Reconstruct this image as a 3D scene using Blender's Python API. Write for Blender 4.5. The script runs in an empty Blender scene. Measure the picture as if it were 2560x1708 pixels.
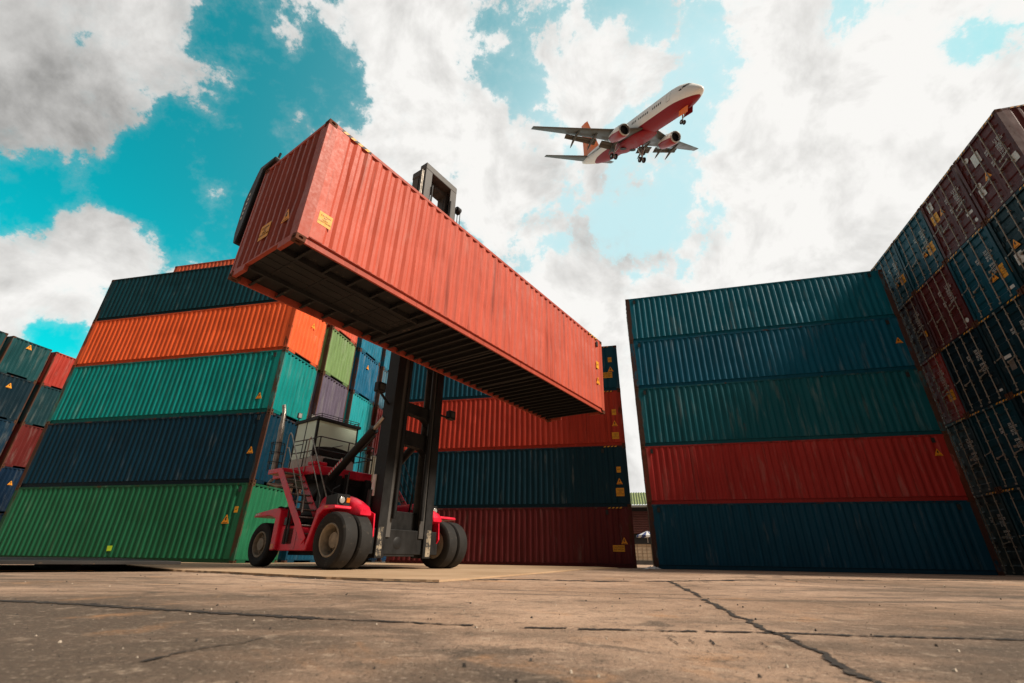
import bpy, math, random
from mathutils import Vector, Matrix, Euler
R = math.radians
rnd = random.Random(7)
scene = bpy.context.scene
col = scene.collection

# ------------------------------------------------------------------ helpers
class MB:
    """collects geometry; build() links it as ONE mesh object"""
    def __init__(s): s.v = []; s.f = []; s.m = []; s.mi = 0
    def add(s, vs, fs):
        o = len(s.v); s.v += [tuple(v) for v in vs]
        for f in fs: s.f.append([i + o for i in f]); s.m.append(s.mi)
    def box(s, lo, hi, M=None, taper=None):
        x0, y0, z0 = lo; x1, y1, z1 = hi
        vs = [Vector(p) for p in ((x0,y0,z0),(x1,y0,z0),(x1,y1,z0),(x0,y1,z0),(x0,y0,z1),(x1,y0,z1),(x1,y1,z1),(x0,y1,z1))]
        if M is not None: vs = [M @ v for v in vs]
        s.add(vs, [(3,2,1,0),(4,5,6,7),(0,1,5,4),(1,2,6,5),(2,3,7,6),(3,0,4,7)])
    def bar(s, a, b, w, h, up=(0,0,1)):
        a = Vector(a); b = Vector(b); d = (b-a).normalized(); u = Vector(up)
        x = d.cross(u).normalized(); y = x.cross(d).normalized()
        vs = [p + x*(i*w/2) + y*(j*h/2) for p in (a, b) for (i, j) in ((-1,-1),(1,-1),(1,1),(-1,1))]
        s.add(vs, [(0,1,2,3),(7,6,5,4),(0,4,5,1),(1,5,6,2),(2,6,7,3),(3,7,4,0)])
    def tube(s, pts, r, n=8, cap=True):
        pts = [Vector(p) for p in pts]; rs = r if isinstance(r, (list, tuple)) else [r]*len(pts)
        o = len(s.v); ref = None
        for i, p in enumerate(pts):
            t = (pts[min(i+1, len(pts)-1)] - pts[max(i-1, 0)]).normalized()
            if ref is None: ref = Vector((0,0,1)) if abs(t.z) < .9 else Vector((1,0,0))
            x = t.cross(ref).normalized(); y = x.cross(t).normalized(); ref = y
            for k in range(n):
                a = 2*math.pi*k/n; s.v.append(tuple(p + (x*math.cos(a) + y*math.sin(a))*rs[i]))
        for i in range(len(pts)-1):
            for k in range(n):
                a = o+i*n+k; b = o+i*n+(k+1)%n
                s.f.append([a, b, b+n, a+n]); s.m.append(s.mi)
        if cap:
            s.f.append([o+k for k in range(n)][::-1]); s.m.append(s.mi)
            s.f.append([o+(len(pts)-1)*n+k for k in range(n)]); s.m.append(s.mi)
    def lathe(s, prof, M, n=32, closed=False):
        """prof: (radius, axial) about local z, placed by matrix M"""
        o = len(s.v)
        for (r, z) in prof:
            for k in range(n):
                a = 2*math.pi*k/n; s.v.append(tuple(M @ Vector((r*math.cos(a), r*math.sin(a), z))))
        m = len(prof)
        for i in range(m if closed else m-1):
            j = (i+1) % m
            for k in range(n):
                s.f.append([o+i*n+k, o+i*n+(k+1)%n, o+j*n+(k+1)%n, o+j*n+k]); s.m.append(s.mi)
        if not closed:
            if prof[0][0] > 1e-4: s.f.append([o+k for k in range(n)][::-1]); s.m.append(s.mi)
            if prof[-1][0] > 1e-4: s.f.append([o+(m-1)*n+k for k in range(n)]); s.m.append(s.mi)
    def prism(s, poly, w0, w1, axis='y'):
        """poly in the plane across axis, extruded from w0 to w1"""
        def P(a, b, w): return {'y': (a, w, b), 'x': (w, a, b), 'z': (a, b, w)}[axis]
        n = len(poly); vs = [P(a, b, w0) for a, b in poly] + [P(a, b, w1) for a, b in poly]
        s.add(vs, [list(range(n))[::-1], list(range(n, 2*n))] + [(i, (i+1)%n, n+(i+1)%n, n+i) for i in range(n)])
    def loft(s, rings, cap=True):
        o = len(s.v); n = len(rings[0])
        for r in rings: s.v += [tuple(p) for p in r]
        for i in range(len(rings)-1):
            for k in range(n):
                s.f.append([o+i*n+k, o+i*n+(k+1)%n, o+(i+1)*n+(k+1)%n, o+(i+1)*n+k]); s.m.append(s.mi)
        if cap:
            s.f.append([o+k for k in range(n)][::-1]); s.m.append(s.mi)
            s.f.append([o+(len(rings)-1)*n+k for k in range(n)]); s.m.append(s.mi)
    def mesh(s, name, mats, smooth=False, fix=True):
        me = bpy.data.meshes.new(name); me.from_pydata(s.v, [], s.f)
        for m in (mats if isinstance(mats, (list, tuple)) else [mats]): me.materials.append(m)
        me.polygons.foreach_set('material_index', s.m)
        if fix:
            import bmesh
            b = bmesh.new(); b.from_mesh(me); bmesh.ops.recalc_face_normals(b, faces=b.faces); b.to_mesh(me); b.free()
        if smooth:
            me.polygons.foreach_set('use_smooth', [True]*len(me.polygons))
            me.set_sharp_from_angle(angle=R(38))
        me.update(); return me
    def build(s, name, mats, parent=None, smooth=False, bevel=0, fix=True):
        o = link(name, s.mesh(name, mats, smooth, fix), parent)
        if bevel:
            b = o.modifiers.new('bevel', 'BEVEL'); b.width = bevel; b.segments = 2; b.limit_method = 'ANGLE'; b.angle_limit = R(50)
        return o

def link(name, data, parent=None, loc=None):
    o = bpy.data.objects.new(name, data); col.objects.link(o)
    if parent: o.parent = parent
    if loc is not None: o.location = loc
    return o
def tag(o, label=None, cat=None, group=None, kind=None):
    for k, v in (('label', label), ('category', cat), ('group', group), ('kind', kind)):
        if v: o[k] = v
    return o
def thing(name, label, cat, loc=(0,0,0), rz=0, group=None):
    o = link(name, None, None, loc); o.rotation_euler = (0, 0, rz); o.empty_display_size = .3
    return tag(o, label, cat, group)

# ------------------------------------------------------------------ materials
class NT:
    def __init__(s, nt): s.nt = nt; s.n = nt.nodes; s.l = nt.links
    def node(s, t, **k):
        n = s.n.new(t)
        for a, v in k.items(): setattr(n, a, v)
        return n
    def put(s, inp, v):
        if hasattr(v, 'is_output'): s.l.new(v, inp)
        elif v is not None: inp.default_value = v
    def math(s, op, a, b=None, c=None, clamp=False):
        n = s.node('ShaderNodeMath', operation=op, use_clamp=clamp)
        for i, v in enumerate((a, b, c)): s.put(n.inputs[i], v)
        return n.outputs[0]
    def vmath(s, op, a, b=None, scale=None):
        n = s.node('ShaderNodeVectorMath', operation=op); s.put(n.inputs[0], a); s.put(n.inputs[1], b)
        if scale is not None: s.put(n.inputs['Scale'], scale)
        return n.outputs['Value' if op in ('DOT_PRODUCT', 'LENGTH', 'DISTANCE') else 'Vector']
    def mix(s, f, a, b, mode='MIX'):
        n = s.node('ShaderNodeMix', data_type='RGBA', blend_type=mode); s.put(n.inputs[0], f); s.put(n.inputs[6], a); s.put(n.inputs[7], b)
        return n.outputs[2]
    def noise(s, vec, scale, detail=4, rough=.55, dist=0):
        n = s.node('ShaderNodeTexNoise'); s.put(n.inputs['Vector'], vec); n.inputs['Scale'].default_value = scale
        n.inputs['Detail'].default_value = detail; n.inputs['Roughness'].default_value = rough; n.inputs['Distortion'].default_value = dist
        return n.outputs['Fac']
    def ramp(s, v, a, b, lo=0., hi=1.):
        n = s.node('ShaderNodeMapRange', interpolation_type='SMOOTHSTEP'); s.put(n.inputs[0], v)
        for i, x in enumerate((a, b, lo, hi)): s.put(n.inputs[i+1], x)
        return n.outputs[0]
    def coord(s, kind='Object', scale=None, offset=None):
        v = s.node('ShaderNodeTexCoord').outputs[kind]
        if offset is not None: v = s.vmath('ADD', v, offset)
        if scale is not None: v = s.vmath('MULTIPLY', v, scale)
        return v
def new_mat(name):
    m = bpy.data.materials.new(name); m.use_nodes = True; nt = NT(m.node_tree)
    return m, nt, m.node_tree.nodes['Principled BSDF']
def C4(c): return (*c, 1)
def bump(nt, bs, h, dist=.01, strength=.5):
    b = nt.node('ShaderNodeBump'); b.inputs['Strength'].default_value = strength; b.inputs['Distance'].default_value = dist
    nt.put(b.inputs['Height'], h); nt.l.new(b.outputs[0], bs.inputs['Normal'])

def paint_mat(name, rust_gain, rust_col=(.13, .05, .022), rough=.42):
    """sheet steel paint: colour and amount of rust come from each object's own colour"""
    m, nt, bs = new_mat(name)
    oi = nt.node('ShaderNodeObjectInfo')
    off = nt.vmath('SCALE', (31., 17., 23.), scale=oi.outputs['Random'])
    v = nt.vmath('ADD', nt.coord('Object'), off)
    big = nt.noise(v, .55, 3)
    streak = nt.noise(nt.vmath('MULTIPLY', v, (7, 7, .45)), 1.0, 5, .6)
    fine = nt.noise(v, 14, 5, .65)
    c = oi.outputs['Color']
    c = nt.mix(nt.ramp(big, .3, .75, 0, .32), c, nt.mix(1, c, (.62, .60, .60, 1), 'MULTIPLY'))
    c = nt.mix(nt.ramp(streak, .52, .8, 0, .55), c, nt.mix(1, c, (.45, .42, .4, 1), 'MULTIPLY'))
    pale = nt.mix(1, nt.mix(1, c, (1.7, 1.7, 1.7, 1), 'MULTIPLY'), (.012, .014, .014, 1), 'ADD')
    c = nt.mix(nt.math('MULTIPLY', nt.ramp(streak, .46, .22), nt.ramp(fine, .3, .7, .1, .6)), c, pale)
    chalk = nt.noise(nt.vmath('ADD', nt.vmath('MULTIPLY', v, (3.5, 3.5, .55)), (9, 4, 2)), 1.0, 7, .66)
    cthr = nt.math('SUBTRACT', .72, nt.math('MULTIPLY', oi.outputs['Alpha'], .32))
    c = nt.mix(nt.math('MULTIPLY', nt.ramp(nt.math('SUBTRACT', chalk, cthr), -.06, .16), .42), c, nt.mix(.42, c, (.42, .42, .37, 1)))
    dk = nt.noise(nt.vmath('ADD', nt.vmath('MULTIPLY', v, (9, 9, .35)), (1, 8, 3)), 1.0, 4, .55)
    c = nt.mix(nt.ramp(dk, .56, .74, 0, .6), c, nt.mix(1, c, (.40, .36, .34, 1), 'MULTIPLY'))
    r1 = nt.noise(nt.vmath('MULTIPLY', v, (2.2, 2.2, .8)), 1.0, 8, .68)
    thr = nt.math('SUBTRACT', .80, nt.math('MULTIPLY', oi.outputs['Alpha'], rust_gain))
    rm = nt.ramp(nt.math('SUBTRACT', r1, thr), -.015, .07)
    rc = nt.mix(nt.noise(v, 9, 6, .7), C4(rust_col), C4((rust_col[0]*.3, rust_col[1]*.33, rust_col[2]*.4)))
    c = nt.mix(nt.math('MULTIPLY', rm, .85), c, rc)
    nt.l.new(c, bs.inputs['Base Color'])
    nt.put(bs.inputs['Roughness'], nt.math('ADD', nt.math('MULTIPLY', rm, .4), nt.ramp(fine, .2, .8, rough-.07, rough+.15), clamp=True))
    bs.inputs['Specular IOR Level'].default_value = .16
    dent = nt.noise(nt.vmath('MULTIPLY', v, (1.0, 1.0, .7)), 1.6, 2)
    bump(nt, bs, nt.math('ADD', dent, nt.math('MULTIPLY', fine, .02)), .035, .5)
    return m
def plain_mat(name, c, rough=.5, metal=0, var=.25, scale=3, wear=None, wear_thr=.62, bumpd=.003, spec=.4, stretch=(1,1,1)):
    m, nt, bs = new_mat(name)
    v = nt.coord('Object', stretch)
    n = nt.noise(v, scale, 6, .6)
    cc = nt.mix(nt.ramp(n, .3, .72), C4(tuple(x*(1-var) for x in c)), C4(tuple(min(1, x*(1+var*.5)) for x in c)))
    if wear is not None:
        w = nt.noise(nt.vmath('ADD', v, (5, 3, 1)), scale*1.7, 8, .7)
        cc = nt.mix(nt.ramp(w, wear_thr, wear_thr+.05), cc, C4(wear))
    nt.l.new(cc, bs.inputs['Base Color']); bs.inputs['Metallic'].default_value = metal
    nt.put(bs.inputs['Roughness'], nt.ramp(n, .25, .75, max(.03, rough-.1), min(1, rough+.12)))
    bs.inputs['Specular IOR Level'].default_value = spec
    if bumpd: bump(nt, bs, nt.noise(v, scale*4, 4), bumpd, .4)
    return m

M_WALL = paint_mat('container_paint', .22)
M_FRAME = paint_mat('container_frame_paint', .55, (.12,.045,.022))
M_CAST = paint_mat('corner_casting_steel', .75)
M_BAR = plain_mat('galvanised_bar', (.28, .24, .19), .5, .25, .3, 8, (.12, .06, .03), .66)
M_UNDER = plain_mat('underfloor_steel', (.015, .0135, .0125), .7, 0, .4, 3, (.07, .055, .042), .62)
M_YEL = plain_mat('sticker_yellow', (.72, .32, .012), .5, 0, .15, 6, (.45, .22, .03), .70, 0)
M_TRI = plain_mat('warning_orange', (.78, .29, .008), .5, 0, .15, 6, (.5, .2, .03), .72, 0)
M_BLK = plain_mat('print_black', (.012, .012, .012), .6, 0, .1, 5, None, .6, 0)
M_WHT = plain_mat('print_white', (.62, .62, .58), .6, 0, .25, 20, (.25, .25, .24), .66, 0)
M_VENT = plain_mat('vent_dark', (.02, .022, .022), .7)

# ------------------------------------------------------------------ text
def text_mesh(txt, size, mat):
    cu = bpy.data.curves.new('lettering', 'FONT'); cu.body = txt; cu.size = size; cu.align_x = 'CENTER'; cu.align_y = 'CENTER'; cu.space_line = .95
    cu.resolution_u = 2; cu.extrude = .001
    t = bpy.data.objects.new('lettering', cu); col.objects.link(t)
    dg = bpy.context.evaluated_depsgraph_get(); me = bpy.data.meshes.new_from_object(t.evaluated_get(dg))
    bpy.data.objects.remove(t); me.materials.clear(); me.materials.append(mat); return me

# ------------------------------------------------------------------ shipping container
L, W = 12.192, 2.438
HC, STD = 2.896, 2.591
def corr(s0, s1, pitch, flat0=.05):
    k = pitch/.278; out = [(s0, 0)]; n = int((s1 - s0 - 2*flat0)/pitch); s = s0 + ((s1-s0) - n*pitch)/2
    for i in range(n):
        out += [(s, 0), (s+.068*k, 1), (s+.138*k, 1), (s+.206*k, 0)]; s += pitch
    out.append((s1, 0)); return out
def casting_mesh():
    mb = MB(); hx, hy, hz = .089, .081, .059
    def face(o, u, v, w, h, hw, hh):
        o = Vector(o); u = Vector(u); v = Vector(v); n = u.cross(v)
        outer = [o+u*(a*w)+v*(b*h) for a, b in ((-1,-1),(1,-1),(1,1),(-1,1))]
        ang = [R(225+45*k) for k in range(8)]
        def ring(d): return [o + u*(hw*math.cos(a)) + v*(hh*math.sin(a)) - n*d for a in ang]
        vs = outer + ring(0) + ring(.03)
        fs = []
        for k in range(4):
            a = 4+2*k; fs.append((k, (k+1)%4, 4+(2*k+2)%8, 4+(2*k+1)%8, a))
        for k in range(8): fs.append((4+k, 4+(k+1)%8, 12+(k+1)%8, 12+k))
        fs.append(tuple(range(12, 20))); mb.add(vs, fs)
    X, Y, Z = Vector((1,0,0)), Vector((0,1,0)), Vector((0,0,1))
    for sg in (1, -1):
        face(X*hx*sg, Y*sg, Z, hy, hz, .045, .032); face(Y*hy*sg, X*-sg, Z, hx, hz, .045, .032); face(Z*hz*sg, X*sg, Y, hx, hy, .05, .03)
    return mb.mesh('corner_casting', M_CAST)
CAST = casting_mesh()

def locking_bar_mesh(H):
    mb = MB(); x = -L/2 + .022
    mb.tube([(x, 0, .07), (x, 0, H-.05)], .018, 8)
    for z in (.09, H-.075): mb.box((x-.03, -.05, z-.035), (x+.03, .05, z+.035))
    for z in (.32, .95, 1.75, H-.35): mb.box((x-.024, -.032, z-.022), (x+.05, .032, z+.022))
    return mb.mesh('locking_bar', M_BAR, True)
def handle_mesh():
    mb = MB(); x = -L/2 + .012
    mb.bar((x, 0, 1.12), (x, .42, 1.06), .014, .03); mb.box((x-.012, .36, 1.02), (x+.045, .42, 1.10)); mb.box((x-.02, -.03, 1.09), (x+.03, .04, 1.16))
    return mb.mesh('door_handle', M_BAR)
def hinge_mesh():
    mb = MB(); x = -L/2 + .045
    mb.tube([(x, 0, -.09), (x, 0, .09)], .02, 8); mb.box((x-.012, -.02, -.06), (x+.03, .13, .06)); return mb.mesh('hinge', M_FRAME)

def door_mesh(H, side):
    mb = MB(); y0, y1 = (.006, W/2-.115); z0, z1 = .165, H-.135; xf = -L/2+.058
    ys = [y0, y0+.09, y0+.125, y1-.125, y1-.09, y1]; zs = [z0]; dz = [0]; n = 5; bh = (z1-z0-.2)/n
    for i in range(n):
        a = z0+.1+i*bh
        for z, d in ((a+.04, 0), (a+.085, 1), (a+bh*.52, 1), (a+bh*.52+.045, 0)): zs.append(z); dz.append(d)
    zs.append(z1); dz.append(0); dy = [0, 0, 1, 1, 0, 0]
    vs = []; fs = []
    for z, d in zip(zs, dz):
        for y, e in zip(ys, dy): vs.append((xf + .036*d*e, side*y, z))
    k = len(ys)
    for i in range(len(zs)-1):
        for j in range(k-1): fs.append((i*k+j, i*k+j+1, (i+1)*k+j+1, (i+1)*k+j))
    mb.add(vs, fs)
    b = len(mb.v)                                     # back and rim
    mb.box((xf+.045, min(side*y0, side*y1), z0), (xf+.06, max(side*y0, side*y1), z1))
    for (a0, a1) in ((z0, z0+.02), (z1-.02, z1)): mb.box((xf+.001, min(side*y0, side*y1), a0+.0005), (xf+.045, max(side*y0, side*y1), a1-.0005))
    return mb.mesh('door', M_WALL, fix=True)

_cache = {}
def container_parts(H, door, goose=False, var=0):
    """[(name, mesh, offset, [(sub name, mesh, offset, rz)...], colour key)]"""
    key = (H, door, goose, var); rv = random.Random(100*var + int(H*1000))
    if key in _cache: return _cache[key]
    P = []; w = W/2; l = L/2
    for sx in (-1, 1):
        for sy in (-1, 1):
            for z in (.059, H-.059): P.append(('corner_casting', CAST, (sx*(l-.087), sy*(w-.079), z), [], 'rust'))
    for sx in (-1, 1):
        for sy in (-1, 1):
            mb = MB(); a = .05 if sx > 0 or not door else .10
            mb.prism([(sx*(l-.004), sy*(w-.003)), (sx*(l-.21), sy*(w-.003)), (sx*(l-.21), sy*(w-.02)), (sx*(l-.06), sy*(w-.04)), (sx*(l-.05), sy*(w-a-.02)), (sx*(l-.004), sy*(w-a-.02))], .118, H-.118, 'z')
            P.append(('corner_post', mb.mesh('corner_post', M_FRAME), None, [], 'frame'))
    for sy in (-1, 1):
        mb = MB(); mb.box((-l+.178, min(sy*(w-.065), sy*(w-.004)), H-.072), (l-.178, max(sy*(w-.065), sy*(w-.004)), H-.002))
        P.append(('top_rail', mb.mesh('top_rail', M_FRAME), None, [], 'frame'))
        mb = MB(); mb.prism([(sy*(w-.012), .172), (sy*(w-.062), .172), (sy*(w-.062), .004), (sy*(w-.018), .004), (sy*(w-.018), .014), (sy*(w-.052), .018), (sy*(w-.052), .150), (sy*(w-.012), .160)], -l+.178, l-.178, 'x')
        P.append(('bottom_rail', mb.mesh('bottom_rail', M_FRAME), None, [], 'frame'))
        mb = MB(); prof = corr(-l+.161, l-.161, .278, .12)
        vs = []; fs = []; nz = 7; dents = [(rv.uniform(-5.3, 5.3), rv.uniform(.4, H-.4), rv.uniform(.25, .6), rv.uniform(.006, .022)) for _ in range(16)]
        for i, (x, d) in enumerate(prof):
            jx = rv.gauss(0, .004)
            for k in range(nz):
                t = k/(nz-1); z = .172 + (H-.244)*t; q = sum(g*math.exp(-((x-cx)**2+(z-cz)**2)/s**2) for cx, cz, s, g in dents) * math.sin(math.pi*t)
                vs.append((x + (jx + rv.gauss(0, .003))*(0 < i < len(prof)-1), sy*(w-.008-.040*d-q), z))
        for i in range(len(prof)-1):
            for k in range(nz-1): fs.append((nz*i+k, nz*i+nz+k, nz*i+nz+k+1, nz*i+k+1))
        mb.add(vs, fs); P.append(('side_wall', mb.mesh('side_wall', M_WALL, fix=False), None, [], 'wall'))
    for sx in (-1, 1):
        isd = door and sx < 0
        mb = MB(); mb.box((min(sx*(l-.08), sx*(l-.006)), -w+.162, H-(.125 if isd else .085)), (max(sx*(l-.08), sx*(l-.006)), w-.162, H-.01))
        P.append(('end_header', mb.mesh('end_header', M_FRAME), None, [], 'frame'))
        mb = MB(); xa, xb = min(sx*(l-.08), sx*(l-.006)), max(sx*(l-.08), sx*(l-.006))
        if isd: mb.box((xa, -w+.162, .012), (xb, w-.162, .158))
        else:
            mb.box((xa, -w+.162, .122), (xb, w-.162, .158))
            for s2 in (-1, 1): mb.box((xa, min(s2*.60, s2*(w-.162)), .012), (xb, max(s2*.60, s2*(w-.162)), .1215))
        P.append(('end_sill', mb.mesh('end_sill', M_FRAME), None, [], 'frame'))
        if isd: continue
        mb = MB(); prof = corr(-w+.07, w-.07, .25, .04); vs = []; fs = []; nz = 6; dents = [(rv.uniform(-1, 1), rv.uniform(.4, H-.4), rv.uniform(.2, .45), rv.uniform(.01, .035)) for _ in range(5)]
        for i, (y, d) in enumerate(prof):
            for k in range(nz):
                t = k/(nz-1); z = .158 + (H-.243)*t; q = sum(g*math.exp(-((y-cy)**2+(z-cz)**2)/s**2) for cy, cz, s, g in dents) * math.sin(math.pi*t)
                vs.append((sx*(l-.012-.062*d-q), y + rv.gauss(0, .004)*(0 < i < len(prof)-1), z))
        for i in range(len(prof)-1):
            for k in range(nz-1): fs.append((nz*i+k, nz*i+nz+k, nz*i+nz+k+1, nz*i+k+1))
        mb.add(vs, fs); P.append(('end_wall', mb.mesh('end_wall', M_WALL, fix=False), None, [], 'wall'))
    if door:
        lb = locking_bar_mesh(H); hd = handle_mesh(); hg = hinge_mesh()
        for s in (-1, 1):
            sub = [('locking_bar', lb, (0, s*.24, 0), 0), ('locking_bar', lb, (0, s*.80, 0), 0)]
            h2 = [('door_handle', hd, (0, s*.24, 0), 0), ('door_handle', hd, (0, s*.80, .22), 0)] if s > 0 else [('door_handle', hd, (0, s*.24-.43, 0), 0), ('door_handle', hd, (0, s*.80-.02, .22), 0)]
            sub += h2
            for z in (.45, 1.1, 1.75, H-.5): sub.append(('hinge', hg, (0, s*(W/2-.115) - (0.05 if s > 0 else .06), z), 0))
            P.append(('door', door_mesh(H, s), None, sub, 'wall'))
    mb = MB(); n = 60
    for i in range(n):
        x0 = -l+.08+(L-.16)*i/n; x1 = -l+.08+(L-.16)*(i+.5)/n; x2 = -l+.08+(L-.16)*(i+1)/n
        mb.add([(x0, -w+.06, H-.03), (x0, w-.06, H-.03), (x1, -w+.06, H-.012), (x1, w-.06, H-.012), (x2, -w+.06, H-.03), (x2, w-.06, H-.03)], [(0,2,3,1), (2,4,5,3)])
    P.append(('roof', mb.mesh('roof', M_WALL, fix=False), None, [], 'wall'))
    mb = MB(); mb.box((-l+.08, -w+.062, .153), (l-.08, w-.062, .17)); P.append(('floor', mb.mesh('floor', M_UNDER), None, [], None))
    if goose:
        cm = MB(); cm.prism([(-.02, .035), (.03, .035), (.03, .043), (-.012, .043), (-.012, .145), (.03, .145), (.03, .1525), (-.02, .1525)], -w+.063, w-.063, 'y')
        cmm = cm.mesh('floor_crossmember', M_UNDER)
        x = -l+.3
        while x < l-3.55: P.append(('floor_crossmember', cmm, (x, 0, 0), [], None)); x += .302
        for s in (-1, 1):
            tb = MB(); tb.box((l-3.45, min(s*.50, s*.56), .035), (l-.085, max(s*.50, s*.56), .152)); P.append(('tunnel_beam', tb.mesh('tunnel_beam', M_UNDER), None, [], None))
        og = MB(); og.prism([(-.02, .035), (.03, .035), (.03, .043), (-.012, .043), (-.012, .145), (.03, .145), (.03, .1525), (-.02, .1525)], .562, w-.063, 'y'); ogr = og.mesh('outrigger', M_UNDER)
        og = MB(); og.prism([(-.02, .035), (.03, .035), (.03, .043), (-.012, .043), (-.012, .145), (.03, .145), (.03, .1525), (-.02, .1525)], -w+.063, -.562, 'y'); ogl = og.mesh('outrigger', M_UNDER)
        for k in range(6):
            for g in (ogr, ogl): P.append(('outrigger', g, (l-3.2+k*.56, 0, 0), [], None))
        tp = MB(); tp.box((l-3.45, -.499, .128), (l-.085, .499, .1525))
        for k in range(5): tp.box((l-3.3+k*.7, -.498, .115), (l-3.26+k*.7, .498, .1285))
        for y in (-.25, 0, .25): tp.box((l-3.44, y-.012, .117), (l-.09, y+.012, .1287))
        P.append(('gooseneck_tunnel', tp.mesh('gooseneck_tunnel', M_UNDER), None, [], None))
        bo = MB(); bo.box((l-3.6, -w+.063, .032), (l-3.46, w-.063, .152)); P.append(('tunnel_bolster', bo.mesh('tunnel_bolster', M_UNDER), None, [], None))
        fp = MB()
        for s in (-1, 1): fp.box((-.6+s*1.03-.03, -w+.061, .0301), (-.6+s*1.03+.03, w-.061, .06))
        P.append(('forklift_pocket', fp.mesh('forklift_pocket', M_UNDER), None, [], None))
    _cache[key] = P; return P

# stickers: built flat in local (a, b), facing -n
def flat_mesh(name, poly, t, mat):
    mb = MB(); mb.prism(poly, 0, t, 'z'); return mb.mesh(name, mat)
TRI = flat_mesh('warning_triangle', [(-.15, -.13), (.15, -.13), (.012, .15), (-.012, .15)], .003, M_TRI)
_mb = MB(); _mb.prism([(-.02, .07), (.03, .07), (.0, .005), (.04, .005), (-.03, -.07), (-.005, -.01), (-.045, -.01)], .0032, .0042, 'z')
for a in ((-.09, -.112, .09, -.095),): _mb.prism([(a[0], a[1]), (a[2], a[1]), (a[2], a[3]), (a[0], a[3])], .0032, .0042, 'z')
TRI_MARK = _mb.mesh('warning_symbol', M_BLK)
SQ = flat_mesh('caution_sticker', [(-.2, -.2), (.2, -.2), (.2, .2), (-.2, .2)], .003, M_YEL)
WIDE = flat_mesh('caution_sticker', [(-.31, -.16), (.31, -.16), (.31, .16), (-.31, .16)], .003, M_YEL)
SMALL = flat_mesh('small_yellow_sticker', [(-.10, -.14), (.10, -.14), (.10, .14), (-.10, .14)], .003, M_YEL)
PATCH = flat_mesh('lime_patch', [(-.09, -.10), (.13, -.09), (.12, .10), (-.12, .09)], .003, plain_mat('lime_patch', (.6, .9, .03), .5, 0, .1, 5, None, .6, 0))
TXT = text_mesh("CAUTION\n9'6\"\nHIGH\nCONTAINER", .066, M_BLK)
TXTW = text_mesh("CAUTION\n9'6\" HIGH", .125, M_BLK)
TXTS = text_mesh("9'6\"", .085, M_BLK)
PLATE = flat_mesh('white_plate', [(-.13, -.16), (.13, -.16), (.13, .16), (-.13, .16)], .003, M_WHT)
PLATE_W = flat_mesh('white_plate', [(-.17, -.06), (.17, -.06), (.17, .06), (-.17, .06)], .003, M_WHT)
DARKSQ = flat_mesh('teal_plate_backing', [(-.15, -.2), (.15, -.2), (.15, .2), (-.15, .2)], .002, M_WHT)
DOT = flat_mesh('round_white_sticker', [(.08*math.cos(2*math.pi*k/14), .08*math.sin(2*math.pi*k/14)) for k in range(14)], .003, M_WHT)
GREY = flat_mesh('faded_label', [(-.13, -.17), (.13, -.17), (.13, .17), (-.13, .17)], .003, plain_mat('faded_label', (.16, .14, .12), .6, 0, .3, 12, None, .6, 0))
def marks(rows, seed):
    r = random.Random(seed); mb = MB()
    for i, (n, h) in enumerate(rows):
        x = -.27; z = -i*.115
        for k in range(n):
            w = r.choice((.026, .03, .034)); 
            if r.random() < .16: x += .04; continue
            t = h*.22; q = r.randrange(4)
            for (a, b, c, d) in ([(0, 0, w*.28, h), (w*.3, h-t, w, h), (w*.3, 0, w, t)], [(0, 0, w*.28, h), (w*.72, 0, w, h), (w*.29, h*.4, w*.71, h*.4+t)], [(0, h-t, w, h), (w*.35, 0, w*.65, h-t*1.01)], [(0, 0, w, t), (w*.7, t*1.01, w, h), (0, h-t, w*.69, h)])[q]:
                mb.prism([(x+a, z+b), (x+c, z+b), (x+c, z+d), (x+a, z+d)], 0, .002, 'z')
            x += w+.014
            if x > .3: break
    return mb.mesh('lettering', M_WHT)
MARKS = [marks([(8, .085), (9, .085), (6, .085), (7, .085)], s) for s in range(3)]
MARKS2 = [marks([(9, .075), (7, .075), (8, .075)], s+10) for s in range(3)]
MARKS3 = marks([(5, .08), (4, .08)], 33)
HAZ = MB(); HAZ.box((-.36, 0, -.03), (.36, .002, .03)); HAZ.mi = 1
for k in range(4): HAZ.add([(-.34+k*.175, -.0015, -.029), (-.25+k*.175, -.0015, -.029), (-.19+k*.175, -.0015, .029), (-.28+k*.175, -.0015, .029)], [(0, 1, 2, 3)])
HAZ = HAZ.mesh('hazard_stripes', [M_BLK, M_YEL], fix=False)
VENT = MB(); VENT.box((-.06, -.022, -.1), (.06, .0, .1)); VENT = VENT.mesh('air_vent', M_VENT)

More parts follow.
